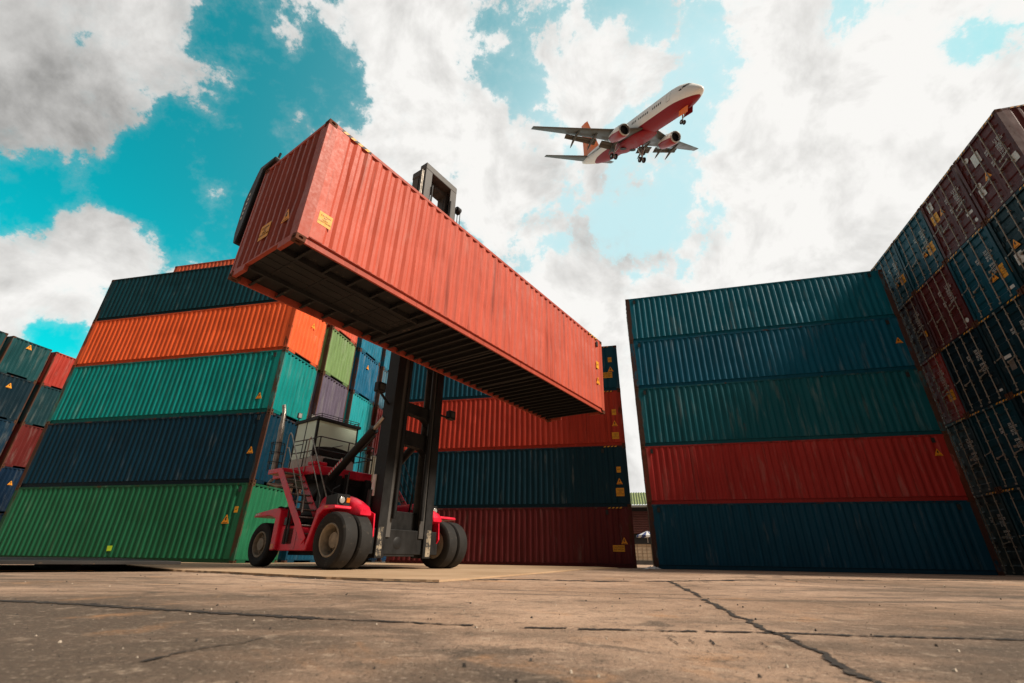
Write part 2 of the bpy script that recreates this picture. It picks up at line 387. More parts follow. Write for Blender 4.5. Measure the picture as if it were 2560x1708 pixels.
STICK = {'tri': ('warning_triangle', TRI, TRI_MARK, 'warning_symbol'), 'sq': ('caution_sticker', SQ, TXT, 'lettering'), 'wide': ('caution_sticker', WIDE, TXTW, 'lettering'), 'small': ('yellow_sticker', SMALL, TXTS, 'lettering'),
         'patch': ('lime_patch', PATCH, None, None), 'wh': ('white_plate', PLATE, None, None), 'whw': ('white_plate', PLATE_W, None, None), 'dot': ('round_sticker', DOT, None, None), 'grey': ('faded_label', GREY, None, None),
         'm0': ('lettering', MARKS[0], None, None), 'm1': ('lettering', MARKS[1], None, None), 'm2': ('lettering', MARKS[2], None, None), 'n0': ('lettering', MARKS2[0], None, None), 'n1': ('lettering', MARKS2[1], None, None), 'n2': ('lettering', MARKS2[2], None, None), 'k': ('lettering', MARKS3, None, None)}
def face_matrix(face, a, z):
    """a: along the face in local coordinates (x on sides, y on ends); stickers look outward"""
    if face == '-y': return Matrix(((1,0,0,a), (0,0,-1,-W/2+.0075), (0,1,0,z), (0,0,0,1)))
    if face == '+y': return Matrix(((-1,0,0,a), (0,0,1,W/2-.0075), (0,1,0,z), (0,0,0,1)))
    if face == '+x': return Matrix(((0,0,1,L/2-.0115), (1,0,0,a), (0,1,0,z), (0,0,0,1)))
    return Matrix(((0,0,-1,-L/2+.0575), (-1,0,0,a), (0,1,0,z), (0,0,0,1)))
_vi = [0]
def _var(): _vi[0] += 1; return _vi[0] % 4
def container(label, loc, rz, H, color, rust=.4, door=False, goose=False, stickers=(), hazard=(), vents=(), group='stacked shipping containers', frame=None, postrust=None, name='shipping_container', shaded_end_color=None):
    root = thing(name, label, 'shipping container', loc, rz, group); pr = rust if postrust is None else postrust
    for (nm, me, off, sub, ck) in container_parts(H, door, goose, _var()):
        o = link(nm, me, root, off)
        if ck:
            c = color if ck != 'frame' or frame is None else frame
            if nm == 'end_wall' and shaded_end_color: c = shaded_end_color
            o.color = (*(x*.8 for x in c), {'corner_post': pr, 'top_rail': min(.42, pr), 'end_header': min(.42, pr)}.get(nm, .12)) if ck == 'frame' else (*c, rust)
            if ck == 'rust': o.color = (*(x*.45+.02 for x in c), .7)
        for (sn, sm, so, srz) in sub:
            s = link(sn, sm, o, so); s.color = (*(x*.8 for x in color), rust)
    for st in stickers:
        kind, face, a, z = st[:4]; sc = st[4] if len(st) > 4 else 1; nm, me, me2, n2 = STICK[kind]
        o = link(nm, me, root); o.matrix_local = face_matrix(face, a, z) @ Matrix.Diagonal((sc, sc, 1, 1))
        if me2: 
            t = link(n2, me2, o); 
            if n2 == 'lettering': t.location = (0, 0, .0042)
    for (face, a) in hazard:
        o = link('hazard_stripes', HAZ, root)
        o.matrix_local = {'-y': Matrix.Translation((a, -W/2+.0015, H-.04)), '+y': Matrix.Translation((a, W/2-.0015, H-.04)) @ Matrix.Rotation(math.pi, 4, 'Z'), '-x': Matrix.Translation((-L/2+.0035, a, H-.055)) @ Matrix.Rotation(-math.pi/2, 4, 'Z')}[face]
    for (face, a) in vents:
        o = link('air_vent', VENT, root)
        o.matrix_local = Matrix.Translation((a, -W/2+.0075, H-.24)) if face == '-y' else Matrix.Translation((a, W/2-.0075, H-.24)) @ Matrix.Rotation(math.pi, 4, 'Z')
    return root

def place(corner, ang, H0, vcol, spacing, dx=L/2):
    """centre of a container whose +x/-y or -x/-y bottom corner stands at corner"""
    x = Vector((math.cos(ang), math.sin(ang), 0)); y = Vector((-x.y, x.x, 0))
    return Vector((*corner, H0)) + x*dx + y*(vcol*spacing + W/2)

# --- colours of the yard
GREEN=(.016,.135,.062); NAVY=(.0012,.026,.049); TEAL=(.003,.22,.205); ORANGE=(.80,.125,.034); DTEAL=(.003,.040,.054)
def tiers(hs):
    z = [0]
    for h in hs: z.append(z[-1]+h)
    return z
# left block: corner of the orange container, long sides facing the yard
angL = math.atan2(-.215, .976); cornL = (-10.14, 18.63); hL = [HC, HC, HC, STD, STD, HC]; zL = tiers(hL)
G_L = 'containers of the tall left block'
e = L/2
left = [
 (0,1,GREEN,.30,"long green container on the ground with a lime patch near its base",[('tri','-y',e-.8,1.54,1.15),('small','-y',e-.45,1.9,.8),('patch','-y',e-5.86,.48)],.62),
 (0,2,NAVY,.25,"dark navy container lying directly on the green one in the left block",[('tri','-y',e-.5,1.29)],.7),
 (0,3,TEAL,.38,"bright turquoise container between the navy one and the orange one",[('tri','-y',e-.77,.74)],.62),
 (0,4,ORANGE,.3,"vivid orange container with one long side to the yard, above the turquoise one",[('tri','+x',.25,1.9)],.55),
 (0,5,DTEAL,.25,"dark petrol container lying on the orange one at the top of the left block",[],.5),
 (1,1,(.003,.05,.09),.35,"blue container on the ground behind the handler's ladder, beside the green one",[],.6),
 (1,2,(.003,.055,.095),.3,"blue container end behind the handler cab, below the purple grey one",[],.6),
 (1,3,(.11,.09,.13),.55,"faded purple grey container end between two turquoise ends",[],.85),
 (1,4,(.17,.27,.10),.55,"pale streaked green container end right beside the orange end",[],.75),
 (1,5,(.60,.10,.05),.4,"red container end above the streaked green one, mostly behind the lifted container",[],.5),
 (1,6,(.66,.13,.06),.35,"orange red container on the very top, showing as a strip above the petrol one",[],.5),
 (2,1,(.003,.075,.14),.35,"blue container on the ground seen under the handler's chassis, third from the yard",[],.6),
 (2,2,(.008,.18,.24),.4,"blue turquoise container end behind the cab railing, under the turquoise end",[],.6),
 (2,3,(.01,.30,.33),.4,"turquoise container end right of the purple grey one",[],.7),
 (2,4,(.002,.11,.21),.45,"strong blue container end right of the streaked green one",[('tri','+x',-.1,1.9,.9)],.7),
 (2,5,(.004,.15,.24),.35,"light blue container end under the lifted container, above the strong blue end",[],.6),
 (3,1,(.004,.03,.07),.35,"dark blue container on the ground behind the handler's mast, farthest of its row",[],.6),
 (3,2,(.50,.46,.34),.6,"cream coloured container end behind the handler's far railing",[],.7),
 (3,3,(.32,.035,.03),.5,"red container end beside the mast, below the grey blue end",[],.7),
 (3,4,(.035,.11,.16),.6,"grey blue container end beside the mast, above the red end",[('tri','+x',.1,2.0,.9)],.8),
 (4,1,(.004,.04,.10),.4,"blue container on the ground glimpsed under the mast, left of the maroon one",[],.6),
 (4,2,(.02,.03,.04),.4,"dark grey container end mostly behind the mast, second from the ground",[],.7),
 (4,3,(.012,.05,.06),.5,"dark teal container end mostly behind the mast, third from the ground",[],.7),
 (4,4,(.004,.06,.10),.5,"deep blue container end mostly behind the mast, fourth from the ground",[],.7),
 (3,5,(.005,.14,.22),.4,"sky blue container end at the top, closest to the mast",[],.6)]
for (j, t, c, ru, lab, stk, pr) in left:
    container(lab, place(cornL, angL, zL[t-1], j, 2.92, -L/2), angL, hL[t-1], c, ru, stickers=stk, vents=[('-y', e-.5)] if j == 0 and t < 4 else (), group=G_L, frame=tuple(x*.75 for x in c), postrust=pr)
# far left block: end walls
FLo = (-34.1, 31.3); hF = [STD, HC, HC, HC, STD]; zF = tiers(hF); zoff = 13.74 - zF[5]
far = [(0,1,(.004,.02,.04),"dark navy container end at the very bottom left corner of the far stack",[]),
 (-1,2,(.004,.02,.04),"dark container in the far stack cut by the picture's left edge near the ground",[]),
 (0,5,(.36,.04,.027),"red container end at the top of the far stack, beside the left block",[]),
 (0,4,(.008,.035,.042),"dark teal container end directly below the red end of the far stack",[]),
 (0,3,(.11,.014,.012),"dark red container end low in the far stack, two below the bright red end",[]),
 (0,2,(.003,.018,.045),"navy container end in the far stack, below the dark red end",[('tri','+x',-.3,1.9)]),
 (-1,5,(.008,.055,.06),"weathered teal container end with a warning triangle, top of the far stack",[('tri','+x',-.1,2.2,1.2)]),
 (-1,4,(.004,.018,.028),"near black navy container end with a warning triangle, under the weathered teal end",[('tri','+x',-.12,2.2,1.2)]),
 (-1,3,(.004,.024,.046),"dark navy container end in the far stack, left of the dark red end",[]),
 (-2,5,(.008,.05,.055),"teal container end cut by the picture's left edge at the top of the far stack",[])]
for (j, t, c, lab, stk) in far:
    o = container(lab, place(FLo, angL, zF[t-1], j, 2.75, -L/2), angL, hF[t-1], c, .45, stickers=stk, group='containers of the far left block', postrust=.7)
# middle block
angM = math.atan2(-.22, .976); hM = [STD, HC, HC, STD]; zM = tiers(hM)
mid = [(1,(.105,.0145,.0155),"dark maroon container on the ground behind the handler's wheels, with a wide caution sticker",[('tri','-y',e-.46,1.11),('wide','-y',e-.73,.80,.85)]),
 (2,(.003,.030,.048),"dark navy container between the maroon and the bright red one, behind the mast",[('small','-y',e-.44,1.72),('tri','-y',e-.45,1.16),('sq','-y',e-.46,.67,.95)]),
 (3,(.44,.042,.022),"bright red container behind the mast, second from the top of its stack",[('small','-y',e-.43,1.72,1.1),('tri','-y',e-.44,1.12),('sq','-y',e-.45,.5,.85)]),
 (4,(.004,.062,.10),"blue container at the top behind the mast, below the lifted container",[('small','-y',e-.42,1.76),('tri','-y',e-.42,1.2),('wide','-y',e-.66,.88)])]
for (t, c, lab, stk) in mid:
    container(lab, place((5.73, 22.6), angM, zM[t-1], 0, 1, -L/2), angM, hM[t-1], c, .28, stickers=stk, hazard=[('-y', e-.75)], vents=[('-y', e-1.15)], group='containers of the stack behind the handler', postrust=.45)
# right block
angR = math.atan2(-.2605, .9655); hR = [STD, STD, HC, STD, STD]; zR = tiers(hR)
rgt = [(1,(.002,.062,.110),"dark blue container on the ground, at the bottom of the five high right stack",[],.35),
 (2,(.40,.032,.028),"red container with flaking left post, only red one of the five high right stack",[('tri','-y',-e+11.6,1.85)],.45),
 (3,(.005,.105,.138),"dull grey green container lying on the red one in the right stack",[],.45),
 (4,(.002,.105,.185),"blue teal container with a warning triangle, second from the top of the right stack",[('tri','-y',-e+11.75,1.4)],.4),
 (5,(.003,.135,.205),"teal container at the top of the five high right stack, against the sky",[],.45)]
for (t, c, lab, stk, ru) in rgt:
    container(lab, place((6.19, 21.53), angR, zR[t-1], 0, 1, L/2), angR, hR[t-1], c, ru, door=True, stickers=stk, vents=[('-y', -e+.45), ('-y', e-.6)], group='containers of the five high right stack', postrust=.72)
# right wall: doors facing the yard
angW = math.atan2(-.2656, .964); hW = [HC]*5; zW = tiers(hW)
BL=(.005,.062,.094); MA=(.095,.024,.023); DK=(.005,.022,.030); DN=(.004,.017,.026)
def std(kind): return {'b': [('m0','-x',-.78,2.0),('n1','-x',-.76,1.45),('k','-x',-.28,1.95)], 'm': [('m1','-x',-.78,2.05),('n2','-x',-.8,1.6),('k','-x',-.3,2.02),('k','-x',-.34,1.5)]}[kind]
wallc = [
 (0,5,BL,"blue container doors at the far top end of the right wall",std('b')+[('sq','-x',-.80,1.02,1.1),('tri','-x',-.25,1.05)]),
 (1,5,BL,"blue container doors with orange square sticker, left of the two maroon tops",std('b')+[('sq','-x',-.80,1.02,1.2),('tri','-x',-.32,1.03)]),
 (2,5,MA,"maroon doors with white edged plate and orange sticker, topping the right wall",std('m')+[('wh','-x',.80,2.45,1.2),('sq','-x',.80,1.85,1.1),('tri','-x',.33,1.85),('grey','-x',.8,1.3),('whw','-x',-.82,.8),('dot','-x',-.96,.38)]),
 (3,5,MA,"maroon container with white plates on its doors, nearest at the top of the right wall",std('m')+[('dot','-x',.75,2.5,1.4),('wh','-x',.36,2.2,1.5),('tri','-x',.30,1.35,1.1),('wh','-x',.78,1.0,1.1),('dot','-x',.78,1.3,1.3),('wh','-x',-.9,1.0)]),
 (0,4,(.06,.014,.014),"dark maroon container doors in shade, behind the edge of the teal stack",std('m')+[('small','-x',-.8,1.0)]),
 (1,4,(.10,.021,.021),"maroon container doors between blue ones, one below the top of the right wall",std('m')+[('dot','-x',-.9,.36,1.2)]),
 (2,4,BL,"bright blue container doors with large caution sticker, below the maroon tops",std('b')+[('sq','-x',-.97,1.03,1.3),('tri','-x',-.45,1.05,1.1),('whw','-x',-1.0,.35)]),
 (3,4,DK,"dark petrol container doors with orange triangle, below the nearest maroon top",[('tri','-x',.67,1.5,1.1),('wh','-x',.78,1.0,1.3)]+std('b')),
 (0,3,(.27,.035,.028),"red container doors wedged behind the right stack's edge, at mid height",std('m')+[('sq','-x',-.77,1.0,1.1)]),
 (1,3,DN,"near black blue container doors at mid height, beside the red doors",std('b')+[('whw','-x',-.98,.34,.7)]),
 (2,3,(.005,.025,.036),"dark blue container doors with two small white plates, below the bright blue doors",std('b')+[('whw','-x',.62,1.26),('grey','-x',.57,.93)]),
 (3,3,DK,"dark container doors at the picture's right edge, at mid height of the wall",std('b')),
 (0,2,(.008,.026,.034),"near black container doors behind the red container's right end",std('b')),
 (1,2,(.004,.040,.058),"blue container doors second from the ground in the right wall",std('b')),
 (2,2,DN,"dark navy container doors at the right edge, two above the ground",std('b')),
 (0,1,(.008,.024,.03),"black looking container doors on the ground at the end of the right stack",std('b')),
 (1,1,(.004,.042,.062),"blue container doors on the ground beside the black looking ones",std('b')),
 (2,1,DN,"dark navy container doors on the ground, nearest of the right wall",std('b'))]
for (j, t, c, lab, stk) in wallc:
    x = Vector((math.cos(angW), math.sin(angW), 0)); y = Vector((-x.y, x.x, 0))
    p = Vector((18.46, 17.8, zW[t-1])) + x*(L/2) + y*(W/2+.03 - j*2.51)
    container(lab, p, angW, HC, c, .3, door=True, stickers=stk, hazard=[('-x', -.8), ('-x', .8)] + ([('-y', -e+.75)] if j == 3 else []), group='containers of the wall with doors facing the yard', postrust=.35)
# the lifted container
M0 = Matrix.Translation((-3.71, 6.24, 5.22)) @ Euler((R(1.47), R(.39), R(54.1)), 'XYZ').to_matrix().to_4x4() @ Matrix.Translation((L/2, W/2, 0)) @ Matrix.Rotation(math.pi, 4, 'Z')
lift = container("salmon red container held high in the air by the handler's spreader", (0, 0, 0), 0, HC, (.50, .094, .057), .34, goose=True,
    stickers=[('sq','+y',e-.42,.66,.68),('small','+y',-e+.44,1.78),('tri','+y',-e+.44,1.15),('tri','+x',W/2-.65,.78),('sq','+x',W/2-1.42,.75,.9)], hazard=[('+y', e-.65), ('+y', -e+.75)], vents=[('+y', -e+.42)], group='container being lifted', postrust=.3, shaded_end_color=(.30, .070, .052))  # end wall colour darkened: the shade on this end is painted in
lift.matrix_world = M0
for ch in lift.children:
    if ch.name.startswith(('outrigger', 'floor')): pass
# ------------------------------------------------------------------ container handler (local: x forward, y left)
RED = plain_mat('handler_red', (.74, .013, .042), .34, 0, .30, 2.4, (.16, .02, .022), .65, .002, .5)
BLACK = plain_mat('mast_black', (.016, .0155, .015), .5, 0, .4, 2.5, (.055, .048, .04), .64, .004, .22, (1, 1, .6))
WORN = plain_mat('worn_plate', (.27, .22, .155), .7, 0, .5, 4, (.03, .028, .025), .47, .004)
MSUNLIT = plain_mat('mast_sunlit', (.085, .08, .074), .5, 0, .35, 2, (.10, .08, .06), .64, .004, .3, (1, 1, .5))  # black mast steel lightened to grey, sunlight put into the colour
RUB = plain_mat('tyre_rubber', (.020, .0185, .017), .78, 0, .35, 4, (.05, .042, .034), .60, .004, .3)
RIMM = plain_mat('rim_cream', (.30, .25, .185), .6, 0, .35, 5, (.10, .08, .06), .62, .002)
CABW = plain_mat('cab_offwhite', (.50, .48, .43), .5, 0, .2, 3, (.3, .26, .2), .66, .002)
GLASS, nt, bs = new_mat('cab_glass'); bs.inputs['Base Color'].default_value = (.66, .82, .67, 1); bs.inputs['Roughness'].default_value = .35; bs.inputs['Specular IOR Level'].default_value = .6
CHROME = plain_mat('exhaust_steel', (.40, .36, .31), .36, .75, .3, 6, (.12, .08, .05), .6, .002)
RAILM = plain_mat('rail_black', (.02, .02, .02), .45, 0, .3, 6, None, .6, 0)
STEPM = plain_mat('step_grate', (.10, .09, .08), .6, .2, .4, 14, (.35, .32, .28), .60, .004)
LENS = plain_mat('lamp_lens', (.42, .41, .38), .1, 0, .1, 6, None, .6, 0, .8)
AMBER = plain_mat('amber_lens', (.75, .16, .01), .25, 0, .1, 6, None, .6, 0)
WSTR = plain_mat('stripe_white', (.7, .68, .65), .5, 0, .15, 6, None, .6, 0)
G0 = .035
HLOC = Vector((-3.5, 13.6, G0)); HANG = math.atan2(-.586, .81)
hd = thing('container_handler', "red container handler with black mast and pale green cab, holding up the salmon container", 'container handler', HLOC, HANG)
RX = lambda a: Matrix.Rotation(a, 4, 'X')
def wheel(x, y, r, w, out, deep, hub, lugs=False):
    """out = +1/-1: the side of the rim face"""
    M = Matrix.Translation((x, y, r)) @ RX(-math.pi/2*out)
    t = MB(); h = w/2; ri = r*.60
    t.lathe([(ri, -h*.86), (r*.72, -h), (r*.92, -h*.97), (r*.985, -h*.80), (r, -h*.5), (r, h*.5), (r*.985, h*.80), (r*.92, h*.97), (r*.90, h*.985), (r*.86, h*.98), (r*.72, h), (r*.70, h*.97), (r*.68, h*.985), (ri, h*.86), (ri, 0)], M, 56, True)
    ty = t.build('wheel', RUB, hd, True)
    m = MB(); m.lathe([(ri-.001, -h*.8), (ri-.001, h*.84), (ri-.02, h*.92), (ri-.045, h*.86), (ri-.06, h*.55), (ri*.86, h*deep), (ri*.5, h*deep), (ri*.5, h*deep+hub*.3), (ri*.46, h*deep+hub), (ri*.15, h*deep+hub*1.08), (0, h*deep+hub*1.08)], M, 48)
    m.build('rim', RIMM, ty, True)
    if lugs:
        for k in range(10):
            a = 2*math.pi*k/10; b = MB(); c = M @ Vector((ri*.70*math.cos(a), ri*.70*math.sin(a), h*deep)); d = M @ Vector((ri*.70*math.cos(a), ri*.70*math.sin(a), h*deep+.035))
            b.tube([c, d], .022, 6); b.build('wheel_nut', RIMM, ty)
YR, YL = -1.95, 2.42; FX, FR = .42, .64
for (yo, s) in ((YR, -1), (YL, 1)):
    wheel(FX, yo - s*.20, FR, .40, s, -.75, .2); wheel(FX, yo - s*.645, FR, .40, s, -.2, .02)
RXX, RRR = -2.95, .56
for (yo, s) in ((YR+.12, -1), (1.70, 1)): wheel(RXX, yo - s*.18, RRR, .36, s, .25, .08, True)
# chassis
m = MB()
m.box((-3.9, -.85, .62), (.25, 1.25, 1.15)); m.box((-3.2, -1.4, .42), (-2.7, 1.85, .75)); m.box((.12, -1.0, .35), (.72, 1.45, .95))
m.box((-2.2, -1.35, .30), (-.6, 1.8, .62)); m.box((-3.1, -.75, 1.15), (-2.0, .95, 2.4)); m.box((-2.3, -1.2, 1.0), (-.7, 1.6, 1.35))
m.box((-2.0, -.55, 1.3), (-1.75, -.35, 2.5)); m.box((-2.0, .55, 1.3), (-1.75, .75, 2.5)); m.box((-1.45, -.5, 1.3), (-1.36, -.42, 2.5))
m.tube([(-2.2, -1.45, .95), (-1.9, -1.45, .98), (-1.5, -1.45, .96)], .16, 12)
m.tube([(-3.3, -1.3, 1.42), (-2.7, -1.3, 1.45)], .13, 10); m.tube([(-3.2, -1.1, 1.5), (-2.9, -1.45, 1.5)], .09, 8)
m.build('chassis', BLACK, hd, bevel=.015)
# rear fenders, side panels, front fenders on both sides
for s, yo in ((1, YR), (-1, YL)):
    Y = lambda d: yo + s*d                                             # d metres inwards from the outer face
    lo = lambda a, b: (min(Y(a), Y(b)), max(Y(a), Y(b)))
    m = MB(); y0, y1 = lo(.02, .62)
    if s < 0: y0, y1 = 1.1, 1.72
    m.prism([(-3.35, 1.26), (-3.28, 1.36), (-2.35, 1.46), (-2.08, 1.46), (-1.96, 1.40), (-1.90, .42), (-2.14, .40), (-2.18, 1.20), (-2.5, 1.28)], y0, y1)
    rf = m.build('rear_fender', RED, hd, bevel=.02)
    for k in range(3):
        q = MB(); yy = Y(.016) if s > 0 else 1.726; q.box((-3.24+.11*k, yy-.004, 1.30+.006*k), (-3.17+.11*k, yy+.004, 1.345+.006*k)); q.build('reflector', AMBER if k == 2 else WSTR, rf)
    m = MB(); y0, y1 = lo(.10, .75); m.prism([(-1.90, .40), (-1.90, 1.0), (-1.0, 1.0), (-.70, .62), (-.62, .40)], y0, y1)
    sp = m.build('side_panel', RED, hd, bevel=.02)
    m = MB(); yg = Y(.098)
    m.box((-1.74, min(yg, yg+s*.004), .56), (-1.30, max(yg, yg+s*.004), .93)); g = m.build('grille', BLACK, sp)
    m = MB()
    for k in range(9): m.box((-1.735, min(yg-s*.006, yg-s*.001), .575+k*.04), (-1.305, max(yg-s*.006, yg-s*.001), .587+k*.04))
    for k in range(7): m.box((-1.72+k*.065, min(yg-s*.0075, yg-s*.0005), .565), (-1.71+k*.065, max(yg-s*.0075, yg-s*.0005), .925))
    m.build('grille_mesh', plain_mat('grille_wire', (.20, .03, .03), .6), g)
    m = MB(); m.box((-1.12, min(yg, yg+s*.003)-.001, .45), (-1.11, max(yg, yg+s*.003), .98)); m.build('panel_seam', BLACK, sp)
    m = MB(); yg = Y(.018) if s > 0 else 1.722; m.box((-2.12, yg-.004, .44), (-1.98, yg+.004, .56)); m.build('side_marker', AMBER, rf)
    # front fender: arch with a long beak over the tyre
    m = MB(); y0, y1 = lo(.0, .98)
    m.prism([(-.56, .40), (-.46, .40), (-.16, 1.20), (.02, 1.33), (.46, 1.335), (.50, 1.36), (.47, 1.425), (0, 1.445), (-.24, 1.37)], y0, y1)
    ff = m.build('front_fender', RED, hd, bevel=.018)
    m = MB(); y0, y1 = lo(.99, 1.03); m.prism([(-.50, .42), (-.1, 1.30), (.45, 1.39), (.75, 1.28), (.80, .75), (.70, .62), (.62, .9), (.4, 1.2), (.1, 1.2), (-.2, .9)], y0, y1); m.build('inner_fender', RED, ff)
    m = MB(); yg = Y(-.004); m.box((.06, min(yg, Y(.004)), 1.375), (.2, max(yg, Y(.004)), 1.42)); m.build('side_marker', AMBER, ff)
    # rounded hood over the axle
    rings = []
    for (x, zt, hw) in ((-.95, 1.68, .20), (-.85, 1.76, .23), (-.3, 1.77, .24), (.15, 1.70, .24), (.45, 1.59, .23), (.70, 1.46, .21), (.80, 1.34, .17)):
        c = Y(.69 if s > 0 else 1.12); ring = []
        for k in range(16):
            a = 2*math.pi*k/16; ca, sa = math.cos(a), math.sin(a); q = .55
            ring.append((x, c + hw*math.copysign(abs(ca)**q, ca), 1.25 + (zt-1.25)*math.copysign(abs(sa)**q, sa)*(1 if sa > 0 else .3)))
        rings.append(ring)
    m = MB(); m.loft(rings); m.build('hood', RED, hd, True)
    # headlight cluster on the fender
    ins = 0 if s > 0 else .72
    m = MB(); y0, y1 = lo(.06+ins, .44+ins); m.prism([(-.02, 1.44), (-.04, 1.66), (.42, 1.70), (.46, 1.42)], y0, y1); hl = m.build('headlight_box', BLACK, hd, bevel=.015)
    Mh = Matrix.Translation((.455, Y(.19+ins), 1.555)) @ Matrix.Rotation(math.pi/2, 4, 'Y')
    m = MB(); m.lathe([(.10, -.02), (.105, .02), (.09, .03), (.085, .012)], Mh, 24); m.build('lamp_bezel', BLACK, hl, True)
    m = MB(); m.lathe([(.088, .006), (.06, .022), (0, .03)], Mh, 24); m.build('headlight', LENS, hl, True)
    m = MB(); m.box((.44, min(Y(.32+ins), Y(.42+ins)), 1.50), (.465, max(Y(.32+ins), Y(.42+ins)), 1.62)); m.build('turn_lamp', AMBER, hl, bevel=.01)
    # ladder with eight treads
    o0, o1 = Y(.03), Y(.66); T0, T1 = Vector((-2.50, 0, 2.52)), Vector((-.64, 0, .62))
    lad = None
    for yy in (o0, o1):
        m = MB(); m.bar(T0 + Vector((0, yy, 0)), T1 + Vector((0, yy, 0)), .025, .20, (0, 0, 1))
        o = m.build('ladder' if lad is None else 'stringer', RED, hd if lad is None else lad, bevel=.004); lad = lad or o
    for k in range(9):
        p = T0.lerp(T1, (k+.35)/9.2); m = MB(); m.box((p.x-.10, min(o0, o1)+.014, p.z-.018), (p.x+.10, max(o0, o1)-.014, p.z+.018)); t = m.build('tread', STEPM, lad)
        m = MB()
        for q in range(12): 
            yy = min(o0, o1)+.05+q*.046; m.prism([(p.x+.101, p.z-.01), (p.x+.104, p.z-.01), (p.x+.104, p.z+.014), (p.x+.101, p.z+.014)], yy, yy+.028)
        m.build('anti_slip_edge', plain_mat('worn_edge', (.4, .37, .33), .6) if s == 1 and k == 0 else bpy.data.materials['worn_edge'], t)
    for dx, dz, yy in ((0, 0, o0), (.06, -.02, o1)):
        m = MB(); m.tube([(-2.42+dx, yy, 2.55), (-2.42+dx, yy, 3.52), (-2.36+dx, yy, 3.58), (-2.28+dx, yy, 3.52), (-.98+dx, yy, 1.72), (-.95+dx, yy, 1.3)], .018, 8)
        m.tube([(-2.42+dx, yy, 3.16), (-2.3+dx, yy, 3.14), (-1.3+dx, yy, 1.75), (-1.25+dx, yy, 1.3)], .014, 6); m.build('handrail', CHROME if s == 1 else RAILM, hd, True)
# platform deck
m = MB(); m.box((-4.1, -1.27, 2.46), (-1.85, .82, 2.72)); m.box((-3.15, YR+.02, 2.44), (-2.38, -1.272, 2.58)); m.box((-3.15, .822, 2.44), (-2.38, 2.38, 2.58)); m.box((-2.25, -1.271, 2.73), (-1.86, -.86, 2.83))
pf = m.build('platform', RED, hd, bevel=.02)
m = MB(); m.box((-4.05, -1.2, 2.30), (-1.95, .75, 2.455)); m.build('platform_beam', BLACK, pf)
# cab
m = MB(); m.prism([(-4.0, 2.724), (-2.82, 2.724), (-2.70, 2.85), (-2.72, 3.18), (-3.0, 3.10), (-4.0, 3.10)], -.9, .68); cab = m.build('cab', CABW, hd, bevel=.03)
fx = lambda z: -2.70 - (z-3.18)*.055
m = MB()
for yy in (-.9, .68):
    a = yy; b = yy + (.06 if yy < 0 else -.06)
    lo_, hi_ = min(a, b), max(a, b)
    m.prism([(fx(3.12), 3.12), (fx(4.3), 4.3), (fx(4.3)-.09, 4.3), (fx(3.12)-.09, 3.12)], lo_, hi_); m.prism([(-4.0, 3.1), (-3.92, 3.1), (-3.92, 4.3), (-4.0, 4.3)], lo_, hi_)
    m.prism([(-3.42, 3.1), (-3.36, 3.1), (-3.36, 4.3), (-3.42, 4.3)], lo_+.004, hi_-.004)
    m.prism([(-3.92, 3.55), (-3.42, 3.55), (-3.42, 3.59), (-3.92, 3.59)], lo_+.006, hi_-.006)
m.box((-4.06, -.95, 4.3), (-2.70, .73, 4.40)); m.build('cab_frame', BLACK, cab, bevel=.012)
for yy in (-.885, .665):
    m = MB(); m.prism([(-3.92, 3.1), (fx(3.12)-.05, 3.12), (fx(4.3)-.05, 4.295), (-3.92, 4.295)], yy-.006, yy+.006); m.build('side_window', GLASS, cab)
m = MB(); m.add([(fx(3.42)-.012, -.835, 3.42), (fx(3.42)-.012, .615, 3.42), (fx(4.29)-.012, .615, 4.29), (fx(4.29)-.012, -.835, 4.29)], [(0, 1, 2, 3)]); m.add([(fx(3.42)-.025, -.835, 3.42), (fx(3.42)-.025, .615, 3.42), (fx(4.29)-.025, .615, 4.29), (fx(4.29)-.025, -.835, 4.29)], [(3, 2, 1, 0)]); m.build('windscreen', GLASS, cab)
m = MB()
n = 12
top = [(-.835 + 1.45*k/n, 3.42 + .09*math.sin(math.pi*k/n)) for k in range(n+1)]
m.prism([(-.835, 3.19), (.615, 3.19)] + top[::-1], -2.745, -2.712, 'x'); m.build('dashboard_band', BLACK, cab)
m = MB(); m.add([(-3.99, -.83, 3.12), (-3.99, .62, 3.12), (-3.99, .62, 4.29), (-3.99, -.83, 4.29)], [(0, 1, 2, 3)]); m.build('rear_window', GLASS, cab)
m = MB(); m.tube([(-2.73, -.55, 3.40), (-2.69, .1, 3.62)], .012, 6); m.build('wiper', RAILM, cab)
m = MB(); m.box((-2.76, -.5, 2.9), (-2.62, .25, 3.12)); m.build('vent_box', BLACK, cab, bevel=.02)
m = MB()
for z in (4.45, 4.52): m.tube([(-3.6, -.85, z), (-2.78, -.85, z), (-2.74, -.8, z), (-2.74, .65, z), (-2.8, .7, z), (-3.6, .7, z)], .012, 6)
for y in (-.8, -.2, .3, .65): m.tube([(-2.74, y, 4.39), (-2.74, y, 4.52)], .012, 6)
m.build('roof_rail', RAILM, cab)
for (x, y) in ((-3.95, -.9), (-3.75, -.55)):
    m = MB(); m.box((x-.05, y-.07, 4.52), (x+.03, y+.07, 4.70)); m.tube([(x-.02, y, 4.39), (x-.02, y, 4.53)], .02, 6); wl = m.build('work_light', BLACK, cab, bevel=.01)
    m = MB(); m.box((x+.031, y-.055, 4.535), (x+.036, y+.055, 4.685)); m.build('lens', LENS, wl)
